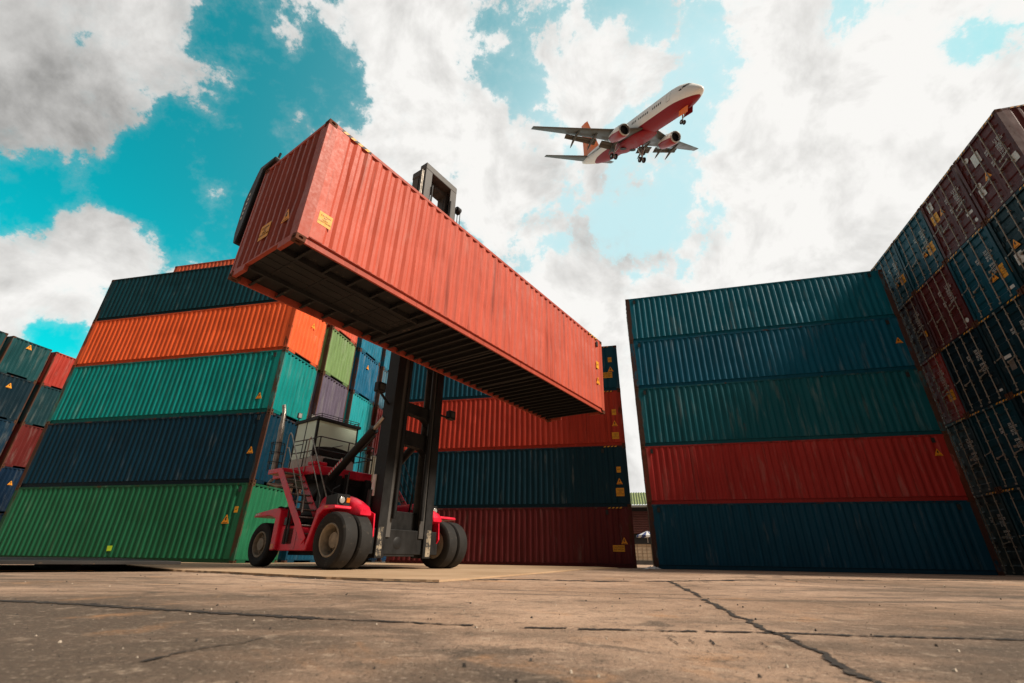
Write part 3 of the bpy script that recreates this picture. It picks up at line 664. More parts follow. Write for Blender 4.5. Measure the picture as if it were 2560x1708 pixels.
# platform railing
m = MB()
for z in (3.18, 3.56):
    m.tube([(-3.3, -1.24, z), (-2.5, -1.24, z-.02), (-1.95, -1.24, z), (-1.88, -1.2, z), (-1.88, .75, z), (-1.95, .79, z), (-3.9, .79, z)], .018, 8)
for (x, y) in ((-3.3, -1.24), (-2.6, -1.24), (-1.89, -1.22), (-1.89, -.2), (-1.89, .77), (-2.6, .79), (-3.3, .79)): m.tube([(x, y, 2.7), (x, y, 3.56)], .018, 8)
for (x, y) in ((-2.42, 2.35), (-2.42, 1.78), (-3.1, 2.35)): m.tube([(x, y, 2.58), (x, y, 3.5), (x-.3, y, 3.5)], .016, 8)
m.tube([(-2.42, 2.35, 3.1), (-2.42, 1.78, 3.1), (-3.1, 2.35, 3.1)], .014, 6); m.tube([(-3.1, 2.35, 2.6), (-3.1, 2.35, 3.5), (-2.42, 2.35, 3.5)], .016, 8)
m.build('guard_rail', RAILM, hd, True)
# exhaust with cage
m = MB(); ex = Vector((-3.38, -1.66, 2.5))
tp_ = [(-3.36, -1.66, 2.5), (-3.40, -1.66, 3.2), (-3.50, -1.66, 3.95), (-3.52, -1.66, 4.2), (-3.54, -1.66, 4.45), (-3.66, -1.66, 4.72)]
m.tube(tp_, [.085, .085, .085, .065, .065, .06], 14); eo = m.build('exhaust_pipe', CHROME, hd, True)
m = MB()
for z in (2.85, 3.15, 3.45): m.tube([(-3.40-(z-2.8)*.12 + .20*math.cos(2*math.pi*k/12), -1.66 + .20*math.sin(2*math.pi*k/12), z) for k in range(13)], .012, 6)
for k in range(5):
    a = 2*math.pi*k/5; m.tube([(-3.38+.2*math.cos(a), -1.66+.2*math.sin(a), 2.6), (-3.48+.2*math.cos(a), -1.66+.2*math.sin(a), 3.46)], .012, 6)
m.build('exhaust_guard', RAILM, eo)
m = MB(); m.tube([(-3.15, -1.75, 2.32), (-3.25, -1.8, 2.22), (-3.1, -1.6, 2.16), (-2.7, -1.3, 2.2)], .06, 10); m.build('exhaust_elbow', CHROME, eo, True)
# mast: two outer posts, inner frame up to 13 m, cross beams
MX = .46
for (y0, y1, s) in ((-.82, -.40, 1), (.52, 1.10, -1)):
    m = MB(); a, b = (y0, y1) if s == 1 else (y1, y0)
    yy = lambda d: a + s*d
    m.prism([(yy(0), MX-.12), (yy(0), MX+.34), (yy(.26), MX+.34), (yy(.26), MX+.29), (yy(.07), MX+.29), (yy(.07), MX-.07), (yy(.26), MX-.07), (yy(.26), MX-.12)][::1], .26, 7.1, 'z') if False else None
    prof = [(MX-.12, yy(0)), (MX+.34, yy(0)), (MX+.34, yy(.28)), (MX+.28, yy(.28)), (MX+.28, yy(.07)), (MX-.06, yy(.07)), (MX-.06, yy(.28)), (MX-.12, yy(.28))]
    m.prism(prof, .26, 7.1, 'z'); po = m.build('outer_mast_post', BLACK, hd, bevel=.008)
    m = MB(); prof = [(MX-.04, yy(.13)), (MX+.30, yy(.13)), (MX+.30, yy(.45)), (MX+.24, yy(.45)), (MX+.24, yy(.21)), (MX+.02, yy(.21)), (MX+.02, yy(.45)), (MX-.04, yy(.45))]
    m.prism(prof, .75, 13.72, 'z'); m.box((MX-.46, min(yy(.16), yy(.40)), 7.3), (MX-.13, max(yy(.16), yy(.40)), 13.6)); m.build('inner_mast_post', MSUNLIT, hd, bevel=.008)
    m = MB(); m.prism([(MX+.341, yy(.02)), (MX+.347, yy(.02)), (MX+.347, yy(.17)), (MX+.341, yy(.19))], .30, .98, 'z'); m.build('wear_plate', WORN, po)
    m = MB(); m.tube([(MX+.36, yy(.46), 1.2), (MX+.36, yy(.46), 7.3)], .055, 12); m.tube([(MX+.36, yy(.46), 7.3), (MX+.36, yy(.46), 12.8)], .035, 12); m.build('lift_cylinder', BLACK, hd, True)
    m = MB()
    for q in (.30, .34, .38): m.tube([(MX+.05, yy(q), 7.0), (MX+.05, yy(q), 12.9)], .012, 6)
    m.build('lift_chain', RAILM, hd)
    m = MB(); m.prism([(MX-.35, .35), (MX-.05, .30), (MX-.02, 1.05), (MX-.12, 1.2), (MX-.3, .9)], min(yy(-.16), yy(-.01)), max(yy(-.16), yy(-.01))); m.build('mast_foot', BLACK, hd, bevel=.015)
    m = MB(); m.tube([(MX-.1, yy(-.05), 1.0), (MX-.1, yy(-.05), 1.9)], .07, 12); m.build('foot_cylinder', BLACK, hd, True)
m = MB(); yl, yr = -.72, .84
m.box((MX-.05, -.70, 13.45), (MX+.31, .98, 13.76)); m.box((MX-.48, -.68, 13.3), (MX-.051, .96, 13.62)); m.build('mast_head', MSUNLIT, hd, bevel=.03)
m = MB(); m.tube([(MX+.1, 1.22, 12.95), (MX+.1, 1.40, 12.95)], .15, 16); m.tube([(MX+.1, .9, 12.95), (MX+.1, 1.24, 12.95)], .05, 10); hp = m.build('hose_pulley', BLACK, hd, True)
m = MB()
for k in range(3): m.tube([(MX+.1+.12*(k-1), 1.28+.03*k, 12.95), (MX+.1+.12*(k-1), 1.28+.03*k, 8.2)], .016, 6)
m.build('hydraulic_hose', RAILM, hd)
m = MB()
for y in (-.82, -.76): m.tube([(MX+.24, y, 8.0), (MX+.24, y, 13.3)], .022, 8)
m.build('mast_rod', CHROME, hd)
def yoke(zt, zb, dip):
    m = MB(); n = 10; pts = [(-.62, zt), (.74, zt)] + [(.74 - 1.36*k/n, zb - dip*abs(2*k/n-1)**4) for k in range(n+1)]
    m.prism(pts, MX+.02, MX+.26, 'x'); return m.build('mast_crossbeam', BLACK, hd, bevel=.012)
yoke(4.45, 4.12, .22); yoke(3.62, 3.20, .22); yoke(6.3, 5.9, .2)
m = MB(); m.prism([(-.55, 1.42), (.68, 1.42), (.68, .34), (-.55, .34)], MX-.02, MX+.12, 'x'); m.prism([(-.5, .36), (.6, .36), (.6, .30), (-.5, .30)], MX+.0, MX+.24, 'x')
cp = m.build('mast_base_plate', BLACK, hd, bevel=.012)
Mh = Matrix.Translation((MX+.12, -.06, .62)) @ Matrix.Rotation(math.pi/2, 4, 'Y'); m = MB(); m.lathe([(.27, 0), (.26, .06), (.19, .13), (.08, .16), (0, .165)], Mh, 28); m.build('axle_hub', BLACK, cp, True)
m = MB(); m.prism([(-.30, .42), (.46, .42), (.52, .60), (.40, .86), (-.26, .90), (-.36, .66)], MX+.121, MX+.135, 'x'); m.build('axle_recess', RUB, cp)
# tilt cylinders with a warning stripe
for (y, s) in ((-.80, 1), (.95, 0)):
    a, b, c = Vector((-2.35, y, 1.85)), Vector((.02, y, 3.58)), Vector((.42, y, 3.90)); m = MB()
    m.tube([a, b], .12, 16); m.tube([b, b+(c-b)*.08], .14, 16); tc = m.build('tilt_cylinder', BLACK, hd, True)
    m = MB(); m.tube([b, c], .065, 14); m.build('cylinder_rod', CHROME, tc, True)
    m = MB(); m.box((-1.95, y-.17, 1.3), (-1.62, y+.17, 2.45)); m.build('cylinder_bracket', BLACK, hd, bevel=.03)
    if s:
        d = (b-a).normalized(); n_ = Vector((-d.z, 0, d.x)); m = MB(); w_ = MB()
        for k in range(18):
            p = a + d*(.68+k*.052) + Vector((0, -.115, 0)) + n_*.055
            (w_ if k % 2 else m).add([p - n_*.045, p + d*.052 - n_*.045, p + d*.052 + d*.02 + n_*.045, p + d*.02 + n_*.045], [(0, 1, 2, 3)])
        m.build('red_stripe', RED, tc, fix=False); w_.build('white_stripe', WSTR, tc, fix=False)
        m = MB(); m.tube([a+Vector((1.9, 0, 1.15)), b+Vector((.12, 0, -.18))], .03, 8); m.build('hose_pipe', RAILM, tc)
m = MB(); m.box((MX-.10, -.86, 1.75), (MX+.02, -.825, 2.3)); m.build('white_notice', WSTR, hd)
m = MB()                                                                                   # hoses looping between the posts and over the axle
for k in range(5): m.tube([(MX+.05, -.30+.055*k, 7.0), (MX+.02, -.31+.06*k, 3.9), (MX-.02, -.28+.055*k, 2.2), (MX-.25, -.26+.06*k, 1.5), (MX-.7, -.2+.07*k, 1.38)], .02, 8)
m.tube([(MX-.3, -.6, 1.45), (MX-.1, -.55, 1.85), (MX+.02, -.5, 1.5)], .022, 8); m.tube([(MX-.3, .75, 1.45), (MX-.1, .62, 1.95), (MX+.05, .5, 1.5)], .022, 8)
m.tube([(-1.8, -.95, 2.3), (-1.3, -.98, 1.95), (-.9, -.9, 1.85), (-.5, -.7, 1.5)], .02, 8); m.tube([(-1.7, -.6, 1.4), (-1.2, -.4, 1.75), (-.6, -.3, 1.45)], .025, 8)
m.build('hydraulic_hose', RUB, hd, True)
m = MB(); m.tube([(-.15, -1.25, 1.4), (-.15, -1.25, 2.35)], .022, 8); m.tube([(-.75, -1.3, 1.5), (-.75, -1.25, 1.95), (-.7, -1.1, 2.05)], .02, 8); m.build('post_stay', RAILM, hd)
m = MB(); m.tube([(-1.55, YR+.05, .55), (-1.62, YR+.05, 1.5), (-1.5, YR+.05, 1.7), (-1.45, YR+.05, .6)], .025, 8); m.box((-1.68, YR+.02, 1.02), (-1.56, YR+.09, 1.2)); m.build('access_handle', RAILM, hd)
# work lights on stalks at the mast
for (base, tip) in (((MX+.1, -.82, 4.25), (MX+.15, -1.22, 4.52)), ((MX+.1, 1.1, 4.45), (MX+.15, 1.74, 4.42))):
    m = MB(); m.bar(base, tip, .05, .05); lo_ = m.build('lamp_stalk', BLACK, hd)
    t = Vector(tip); m = MB(); m.box((t.x-.10, t.y-.15, t.z-.03), (t.x+.10, t.y+.13, t.z+.26)); wl = m.build('mast_lamp', BLACK, hd, bevel=.03)
    m = MB(); m.box((t.x+.101, t.y-.09, t.z+.04), (t.x+.106, t.y+.07, t.z+.19)); m.build('lens', plain_mat('smoked_lens', (.06, .06, .055), .12), wl)
# carriage and side-clamping spreader behind the container
m = MB(); m.box((MX+.36, -.95, 6.6), (1.30, 1.05, 8.1)); m.box((1.18, -1.6, 7.2), (1.42, 1.7, 7.9)); m.build('carriage', BLACK, hd, bevel=.02)
m = MB(); m.box((1.16, -6.0, 7.62), (1.60, 6.05, 8.02)); sp = m.build('spreader', BLACK, hd, bevel=.02)
for s in (-1, 1):
    m = MB(); yo = 6.10*s; a, b = (yo, yo-.42*s)
    m.prism([(1.70, 8.20), (2.12, 8.24), (2.16, 8.34), (1.5, 8.38), (1.42, 8.2), (1.20, 7.5), (1.26, 6.55), (1.34, 6.28), (1.48, 6.25), (1.55, 6.6), (1.62, 7.6)], min(a, b), max(a, b)); ar = m.build('spreader_arm', BLACK, hd, bevel=.03)
    m = MB()
    for k in range(6): 
        z = 6.9+k*.13; x = 1.34+.01*k; y_ = yo+.004*s; m.prism([(x, z), (x+.05, z+.02), (x+.05, z+.09), (x, z+.07)], min(yo, y_), max(yo, y_))
    m.build('arm_stripe', WSTR, ar)
    m = MB(); m.tube([(2.05, yo-.1*s, 8.34), (2.12, yo-.1*s, 8.52)], .025, 6); m.build('twistlock_pin', BLACK, ar)

# ------------------------------------------------------------------ airliner
PL = thing('passenger_jet', "white airliner with red belly and orange tail fin, landing gear down, flying above the yard", 'airplane')
PL.matrix_world = Matrix.Translation((25.92, 41.36, 59.94)) @ Euler((.15727, .48776, -1.24654), 'XYZ').to_matrix().to_4x4()
FUS, nt, bs = new_mat('fuselage_livery'); v = nt.coord('Object'); sx = nt.node('ShaderNodeSeparateXYZ'); nt.l.new(v, sx.inputs[0])
x_, z_ = sx.outputs[0], sx.outputs[2]
fr = nt.math('MULTIPLY', nt.ramp(x_, -5.5, -.2), -.55); bk = nt.ramp(x_, -27., -37.5, 0, -1.35)
lim = nt.math('ADD', nt.math('ADD', -.88, nt.math('MULTIPLY', fr, .3)), nt.math('MULTIPLY', bk, .35)); lim = nt.math('ADD', lim, nt.ramp(x_, -33.2, -36.2, 0, -1.6))
c = nt.mix(nt.ramp(nt.math('SUBTRACT', z_, lim), -.025, .025), (.24, .004, .011, 1), (.84, .84, .82, 1))
nt.l.new(c, bs.inputs['Base Color']); bs.inputs['Roughness'].default_value = .5; bs.inputs['Specular IOR Level'].default_value = .25
AW = plain_mat('aircraft_white', (.78, .78, .76), .3, 0, .05, 1, None, .6, 0); AG = plain_mat('wing_grey', (.065, .062, .053), .4, 0, .15, .6, (.08, .076, .065), .6, 0)
AO = plain_mat('fin_orange', (1.0, .20, .01), .35, 0, .08, .5, None, .6, 0); AR = plain_mat('belly_red', (.24, .004, .011), .5, 0, .1, 1, None, .6, 0, .25); AD = plain_mat('intake_dark', (.012, .012, .013), .6, 0, .1, 2, None, .6, 0); AM = plain_mat('bare_metal', (.45, .45, .44), .3, .6, .1, 2, None, .6, 0)
ENG, nt, bs = new_mat('nacelle_livery'); v = nt.coord('Object'); sx = nt.node('ShaderNodeSeparateXYZ'); nt.l.new(v, sx.inputs[0])
c = nt.mix(nt.ramp(nt.math('ADD', sx.outputs[2], nt.math('MULTIPLY', nt.ramp(sx.outputs[0], -12.5, -16), -.2)), -2.32, -2.26), (.28, .005, .012, 1), (.82, .82, .80, 1)); nt.l.new(c, bs.inputs['Base Color']); bs.inputs['Roughness'].default_value = .3
def ell(x, ry, rz, zc, n=32, y=0): return [(x, y + ry*math.cos(2*math.pi*k/n), zc + rz*math.sin(2*math.pi*k/n)) for k in range(n)]
m = MB(); m.loft([ell(*q) for q in ((0,.04,.04,-.48),(-.12,.34,.30,-.47),(-.5,.66,.58,-.43),(-1.2,1.02,.95,-.33),(-2.0,1.32,1.30,-.2),(-2.8,1.54,1.58,-.09),(-4,1.76,1.84,-.02),(-5.5,1.87,1.98,0),(-8,1.88,2.0,0),(-26,1.88,2.0,0),(-29,1.74,1.86,.12),(-32,1.42,1.52,.42),(-35,.98,1.06,.78),(-37,.62,.70,1.0),(-38.4,.30,.34,1.12),(-38.7,.16,.18,1.15))])
m.build('fuselage', FUS, PL, True)
m = MB(); m.loft([ell(*q) for q in ((-11.8,.5,.2,-1.78),(-13,1.5,.5,-1.72),(-15,1.95,.72,-1.62),(-19.5,1.95,.72,-1.62),(-22,1.5,.5,-1.72),(-23.5,.5,.2,-1.8))]); bf = m.build('belly_fairing', AR, PL, True)
for s in (-1, 1):
    m = MB(); Mw = Matrix.Translation((-19.6, s*.95, -2.32)); m.lathe([(.58, 0), (.55, -.05), (0, -.05)], Mw, 24); m.build('wheel_well', AD, bf)
def onfus(x, ang, lift=.012):
    return Vector((x, (1.88+lift)*math.cos(ang), (2.0+lift)*math.sin(ang)))
win = None
for s in (-1, 1):
    for k in range(52):
        x = -7.2 - k*.5; 
        if k in (5, 6, 13, 17, 18, 24, 31) or -24.6 < x < -23.6: continue
        a0, a1 = R(3), R(13); m = MB()
        q = [onfus(x-.13, a0), onfus(x+.13, a0), onfus(x+.13, a1), onfus(x-.13, a1)]
        if win is None:
            m.add(q, [(0,1,2,3)]); win = {1: m.mesh('cabin_window', AD), 'x0': x}
            m2 = MB(); m2.add([(p.x, -p.y, p.z) for p in q], [(0,1,2,3)]); win[-1] = m2.mesh('cabin_window', AD)
        link('cabin_window', win[s], PL, (x - win['x0'], 0, 0))
cw = MB()
def nose_pt(x, ang, lift=.012):
    st = ((-1.2,1.02,.95,-.33),(-2.0,1.32,1.30,-.2),(-2.8,1.54,1.58,-.09),(-4,1.76,1.84,-.02),(-5.5,1.87,1.98,0))
    for a, b in zip(st, st[1:]):
        if a[0] >= x >= b[0]:
            t = (x-a[0])/(b[0]-a[0]); q = [a[i]+(b[i]-a[i])*t for i in range(4)]
            return (x, (q[1]+lift)*math.cos(ang), q[3]+(q[2]+lift)*math.sin(ang))
for s in (1, -1):
    for (x0, x1, x2, x3, a0, a1) in ((-1.75, -1.95, -2.55, -2.35, 72, 48), (-1.98, -2.35, -2.8, -2.6, 44, 27), (-2.42, -2.85, -3.25, -3.0, 25, 12)):
        f = (lambda a: R(a)) if s == 1 else (lambda a: R(180-a)); m = MB(); rows = []
        for i in range(4):
            t = i/3; rows.append([nose_pt(x0+(x1-x0)*t, f(a0+(a1-a0)*t) if False else f(a0+(a1-a0)*t)), nose_pt(x3+(x2-x3)*t, f(a0+(a1-a0)*t))])
        for i in range(3): m.add([rows[i][0], rows[i][1], rows[i+1][1], rows[i+1][0]], [(0, 1, 2, 3)])
        m.build('cockpit_window', AD, PL, fix=False)
    for xd in (-5.3, -33.0):
        m = MB(); k = 1.88 if xd > -20 else 1.30; kz = 2.0 if xd > -20 else 1.38; zc = 0 if xd > -20 else .53
        def dp(x, a): return (x, s*(k+.012)*math.cos(R(a)), zc+(kz+.012)*math.sin(R(a)))
        for (xa, xb, a0, a1) in ((-.43, -.40, -8, 36), (.40, .43, -8, 36), (-.40, .40, -8, -7), (-.40, .40, 35, 36)):
            n = 6
            for i in range(n): m.add([dp(xd+xa, a0+(a1-a0)*i/n), dp(xd+xb, a0+(a1-a0)*i/n), dp(xd+xb, a0+(a1-a0)*(i+1)/n), dp(xd+xa, a0+(a1-a0)*(i+1)/n)], [(0, 1, 2, 3)])
        m.build('cabin_door', AG, PL, fix=False)
def foil(xle, y, z, ch, th, n=9):
    up = [(xle-ch*(1-math.cos(math.pi*i/n))/2, y, z + th*ch*(1.4*math.sqrt((1-math.cos(math.pi*i/n))/2)*(1-(1-math.cos(math.pi*i/n))/2)+.0)) for i in range(n+1)]
    dn = [(xle-ch*(1-math.cos(math.pi*i/n))/2, y, z - th*ch*.75*(1.4*math.sqrt((1-math.cos(math.pi*i/n))/2)*(1-(1-math.cos(math.pi*i/n))/2))) for i in range(n-1, 0, -1)]
    return up + dn
for s in (-1, 1):
    m = MB(); m.loft([foil(-12.6, s*1.4, -1.35, 7.2, .12), foil(-15.6, s*5.6, -.95, 4.6, .11), foil(-18.4, s*10.5, -.3, 3.1, .10), foil(-22.3, s*17.1, .65, 1.45, .09)]); wg = m.build('wing', AG, PL, True)
    for (ya, yb, xa, xb, za, zb, c1, c2) in ((2.3, 5.1, -19.6, -19.95, -1.4, -1.1, 1.45, 1.3), (6.0, 11.4, -20.1, -21.3, -.98, -.30, 1.15, .85)):
        m = MB()
        for k, (dx, dz, cc) in enumerate(((0, -.12, .62), (-.68, -.50, .48))):
            q = []
            for (y, x, z, c) in ((ya, xa, za, c1), (yb, xb, zb, c2)):
                x0 = x+dx*c/1.5; z0 = z+dz*c/1.5; ln = c*cc; q.append([(x0, s*y, z0), (x0-ln*.82, s*y, z0-ln*(.42+.25*k)), (x0-ln*.80, s*y, z0-ln*(.42+.25*k)-.04), (x0-.05, s*y, z0-.16)])
            m.loft(q)
        m.build('flap', AG, wg)
    for (y, x, z) in ((3.0, -18.2, -1.75), (7.0, -18.6, -1.1), (9.9, -19.6, -.72)):
        m = MB(); m.tube([(x+1.0, s*y, z+.25), (x, s*y, z), (x-1.4, s*y, z-.32), (x-2.7, s*y, z-1.12), (x-3.2, s*y, z-1.42)], [.06, .2, .24, .14, .03], 10); m.build('flap_fairing', AG, wg, True)
    m = MB(); m.loft([ell(x, r, r*.96, -2.05, 28, s*4.83) for x, r in ((-12.35, .93), (-12.5, 1.03), (-13.2, 1.12), (-14.6, 1.08), (-16.0, .86), (-16.4, .78))], False); en = m.build('engine', ENG, wg, True)
    m = MB(); m.loft([ell(x, r, r*.96, -2.05, 28, s*4.83) for x, r in ((-12.5, 1.032), (-12.35, .935), (-12.32, .88), (-12.42, .82), (-12.8, .79))], False); m.build('intake_lip', AM, en, True)
    m = MB(); m.loft([ell(x, r, r*.96, -2.05, 28, s*4.83) for x, r in ((-12.8, .79), (-13.3, .79), (-13.31, .02))], False); m.build('engine_fan', AD, en, True)
    m = MB(); m.loft([ell(x, r, r, -2.05, 20, s*4.83) for x, r in ((-16.2, .62), (-17.2, .42), (-17.8, .10))]); m.build('exhaust_cone', AM, en, True)
    m = MB(); m.prism([(-13.0, -1.05), (-15.2, -.72), (-17.5, -.98), (-16.8, -1.35), (-14.0, -1.2)], s*4.83-.12, s*4.83+.12); m.build('pylon', AW, wg)
    m = MB(); m.loft([foil(-33.8, s*.5, 1.0, 3.8, .09), foil(-37.9 if s > 0 else -38.6, s*7.15 if s > 0 else -8.6, 1.85, 1.35, .08)]); m.build('tailplane', AG, PL, True)
    # main gear
    m = MB(); m.tube([(-19.4, s*2.86, -1.3), (-19.5, s*2.86, -3.9)], .16, 12); m.tube([(-19.4, s*1.6, -1.7), (-19.5, s*2.8, -3.2)], .08, 8); m.tube([(-18.4, s*2.86, -1.5), (-19.4, s*2.86, -3.2)], .07, 8); m.tube([(-19.5, s*2.4, -3.9), (-19.5, s*3.3, -3.9)], .09, 10); g = m.build('main_gear', AM, PL, True)
    m = MB(); m.box((-19.9, s*3.1-.03, -3.1), (-18.9, s*3.1+.03, -1.5)); m.build('gear_door', AG, g)
    for yy in (2.45, 3.27):
        Mw = Matrix.Translation((-19.5, s*yy, -3.9)) @ RX(math.pi/2); m = MB(); m.lathe([(.22, -.15), (.40, -.18), (.49, -.12), (.5, 0), (.49, .12), (.40, .18), (.22, .15)], Mw, 28, True); tw = m.build('gear_wheel', RUB, g, True)
        m = MB(); m.lathe([(0, -.12), (.22, -.12), (.22, .12), (0, .12)], Mw, 18); m.build('gear_rim', AM, tw)
m = MB(); m.tube([(-4.3, 0, -1.8), (-4.1, 0, -3.5)], .09, 10); m.tube([(-3.2, 0, -1.9), (-4.1, 0, -3.0)], .05, 8); m.tube([(-4.1, -.25, -3.5), (-4.1, .25, -3.5)], .06, 8); g = m.build('nose_gear', AM, PL, True)
for yy in (-.24, .24):
    Mw = Matrix.Translation((-4.1, yy, -3.5)) @ RX(math.pi/2); m = MB(); m.lathe([(.15, -.09), (.3, -.1), (.34, -.05), (.34, .05), (.3, .1), (.15, .09)], Mw, 24, True); tw = m.build('gear_wheel', RUB, g, True)
    m = MB(); m.lathe([(0, -.07), (.15, -.07), (.15, .07), (0, .07)], Mw, 18); m.build('gear_rim', AM, tw)
for s in (-1, 1):
    m = MB(); m.box((-4.5, s*.42-.02, -2.65), (-2.5, s*.42+.02, -1.75)); m.build('gear_door', AO if s < 0 else AR, g)
m = MB(); m.loft([[(x, y, z) for (x, y) in ((xl, 0), (xl-.35*c, .09*c*.5), (xl-c, 0), (xl-.35*c, -.09*c*.5))] for (xl, z, c) in ((-29.2, 1.6, 8.8), (-31.2, 2.4, 7.0), (-36.9, 9.3, 3.0))]); fn = m.build('tail_fin', AO, PL)
m = MB()
for s in (-1, 1): m.add([(-35.7, s*.245, 2.9), (-36.0, s*.24, 3.4), (-37.3, s*.12, 6.2), (-36.6, s*.16, 4.0)], [(0, 1, 2, 3)])
m.build('fin_swoosh', plain_mat('fin_yellow', (.85, .28, .02), .4, 0, .05, 1, None, .6, 0), fn, fix=False)
m = MB(); m.tube([(-24, 0, -2.0), (-24.1, 0, -2.35)], .05, 6); m.build('antenna', AG, PL)

# ------------------------------------------------------------------ gap behind: warehouse, wall, umbrella
ROOFM = plain_mat('green_roof_tile', (.17, .21, .07), .6, 0, .35, 2, (.5, .5, .3), .66, .01); CLAD = plain_mat('brown_cladding', (.11, .040, .035), .55, 0, .2, 1, None, .6, 0); DARKI = plain_mat('dark_opening', (.02, .02, .02), .8)
wh = thing('warehouse', "low warehouse with green tiled roof and brown cladding, seen through the gap between the stacks", 'warehouse', (14.0, 46.0, 0), R(-14))
m = MB(); n = 64
for i in range(n):
    a = -8+16*i/n; b = -8+16*(i+.5)/n; c_ = -8+16*(i+1)/n
    for (y0, z0, y1, z1) in ((-1.2, 5.0, 3.0, 6.6),):
        m.add([(a, y0, z0), (b, y0, z0+.10), (c_, y0, z0), (a, y1, z1), (b, y1, z1+.10), (c_, y1, z1)], [(0,1,4,3), (1,2,5,4)])
m.build('roof', ROOFM, wh, fix=False)
m = MB(); m.box((-8, -1.18, 4.82), (8, -1.1, 5.0)); m.build('eave_board', plain_mat('eave_grey', (.3, .3, .27), .6), wh)
m = MB(); z = 2.55
while z < 4.5: m.prism([(-.9, z), (-.94, z+.03), (-.94, z+.10), (-.9, z+.13), (-.86, z+.13), (-.86, z)], -8, 8, 'x'); z += .15
m.build('cladding', CLAD, wh)
m = MB(); m.box((-8, -.84, -.05), (8, 4, 4.9)); m.build('dark_interior', DARKI, wh)
CONW = plain_mat('limewashed_block', (.55, .46, .33), .85, 0, .2, 1.2, (.3, .24, .17), .63, .01)
bw = thing('boundary_wall', "pale limewashed yard wall in the gap, with a dark coping", 'wall', (11.0, 39.0, 0), R(-14))
m = MB(); m.box((-6, -.1, .3), (6, .1, 1.46)); m.build('wall_body', CONW, bw)
m = MB(); m.box((-6, -.14, 1.461), (6, .14, 1.56)); m.build('coping', DARKI, bw)
m = MB(); m.box((-6, -.16, -.1), (6, .16, .299)); m.build('plinth', plain_mat('plinth_grey', (.09, .085, .08), .8), bw)
m = MB()
for k in range(34):
    x = -5.8+k*.35; m.box((x-.008, -.112, .31), (x+.008, -.1015, 1.45))
for z in (.55, .8, 1.05, 1.28): m.box((-5.9, -.108, z-.006), (5.9, -.1012, z+.006))
m.build('wire_mesh', plain_mat('mesh_wire', (.2, .17, .13), .6), bw)
um = thing('parasol', "blue and white striped parasol above the yard wall", 'parasol', (11.6, 41.4, 0), 0)
m = MB(); m.tube([(0, 0, 0), (0, 0, 2.55)], .03, 8); m.build('pole', WSTR, um)
m = MB(); nn = 16
UB = plain_mat('canopy_blue', (.05, .07, .20), .7, 0, .1, 3, None, .6, 0); 
for k in range(nn):
    a, b = 2*math.pi*k/nn, 2*math.pi*(k+1)/nn; m.mi = k % 2
    m.add([(0, 0, 2.55), (.9*math.cos(a), .9*math.sin(a), 2.2), (.9*math.cos(b), .9*math.sin(b), 2.2)], [(0, 1, 2)]); m.add([(.9*math.cos(a), .9*math.sin(a), 2.2), (.92*math.cos(a), .92*math.sin(a), 2.05), (.92*math.cos(b), .92*math.sin(b), 2.05), (.9*math.cos(b), .9*math.sin(b), 2.2)], [(0, 1, 2, 3)])
m.build('canopy', [UB, WSTR], um, fix=False)
# ------------------------------------------------------------------ plate, litter, stones
pl = thing('steel_plate', "dark steel road plate lying raised on timbers at the left of the yard", 'steel plate', (-8.5, 9.6, 0))
m = MB(); m.prism([(1.75, .85), (-.4, -1.2), (-6.0, 2.9), (-3.0, 5.4)], .13, .19, 'z'); m.build('plate', plain_mat('plate_steel', (.035, .032, .03), .6, .2, .4, 2, (.12, .08, .05), .6, .006), pl, bevel=.006)
for a, b in (((.2, .2), (-2.6, 2.4)), ((-1.6, -.1), (-3.4, 1.5)), ((-.3, 2.0), (-3.0, 4.2))):
    m = MB(); m.bar((a[0], a[1], .065), (b[0], b[1], .065), .12, .128); m.build('timber_bearer', DARKI, pl)
m = MB(); pts = [(-8.05, 9.95), (-8.5, 9.75), (-8.9, 9.55), (-9.4, 9.3)]
for a, b in zip(pts, pts[1:]): m.bar((*a, .012), (*b, .012), .05, .006)
tag(m.build('yellow_strap', M_YEL), "flat yellow strap lying on the concrete under the dark steel plate", 'strap')
m = MB(); r2 = random.Random(3); n = 9; g = [[(-.32+.64*i/n, -.2+.4*j/n, .01+.10*r2.random()*math.sin(math.pi*i/n)*math.sin(math.pi*j/n)*2) for j in range(n+1)] for i in range(n+1)]
vs = [(5.95+p[0]*1.0+.06*r2.random(), 21.0+p[1]*1.0+.06*r2.random(), p[2]*.7) for row in g for p in row]
m.add(vs, [(i*(n+1)+j, (i+1)*(n+1)+j, (i+1)*(n+1)+j+1, i*(n+1)+j+1) for i in range(n) for j in range(n)])
tag(m.build('plastic_bag', plain_mat('bag_white', (.7, .68, .66), .4, 0, .1, 6), fix=False), "crumpled white plastic bag on the ground in front of the gap", 'bag')

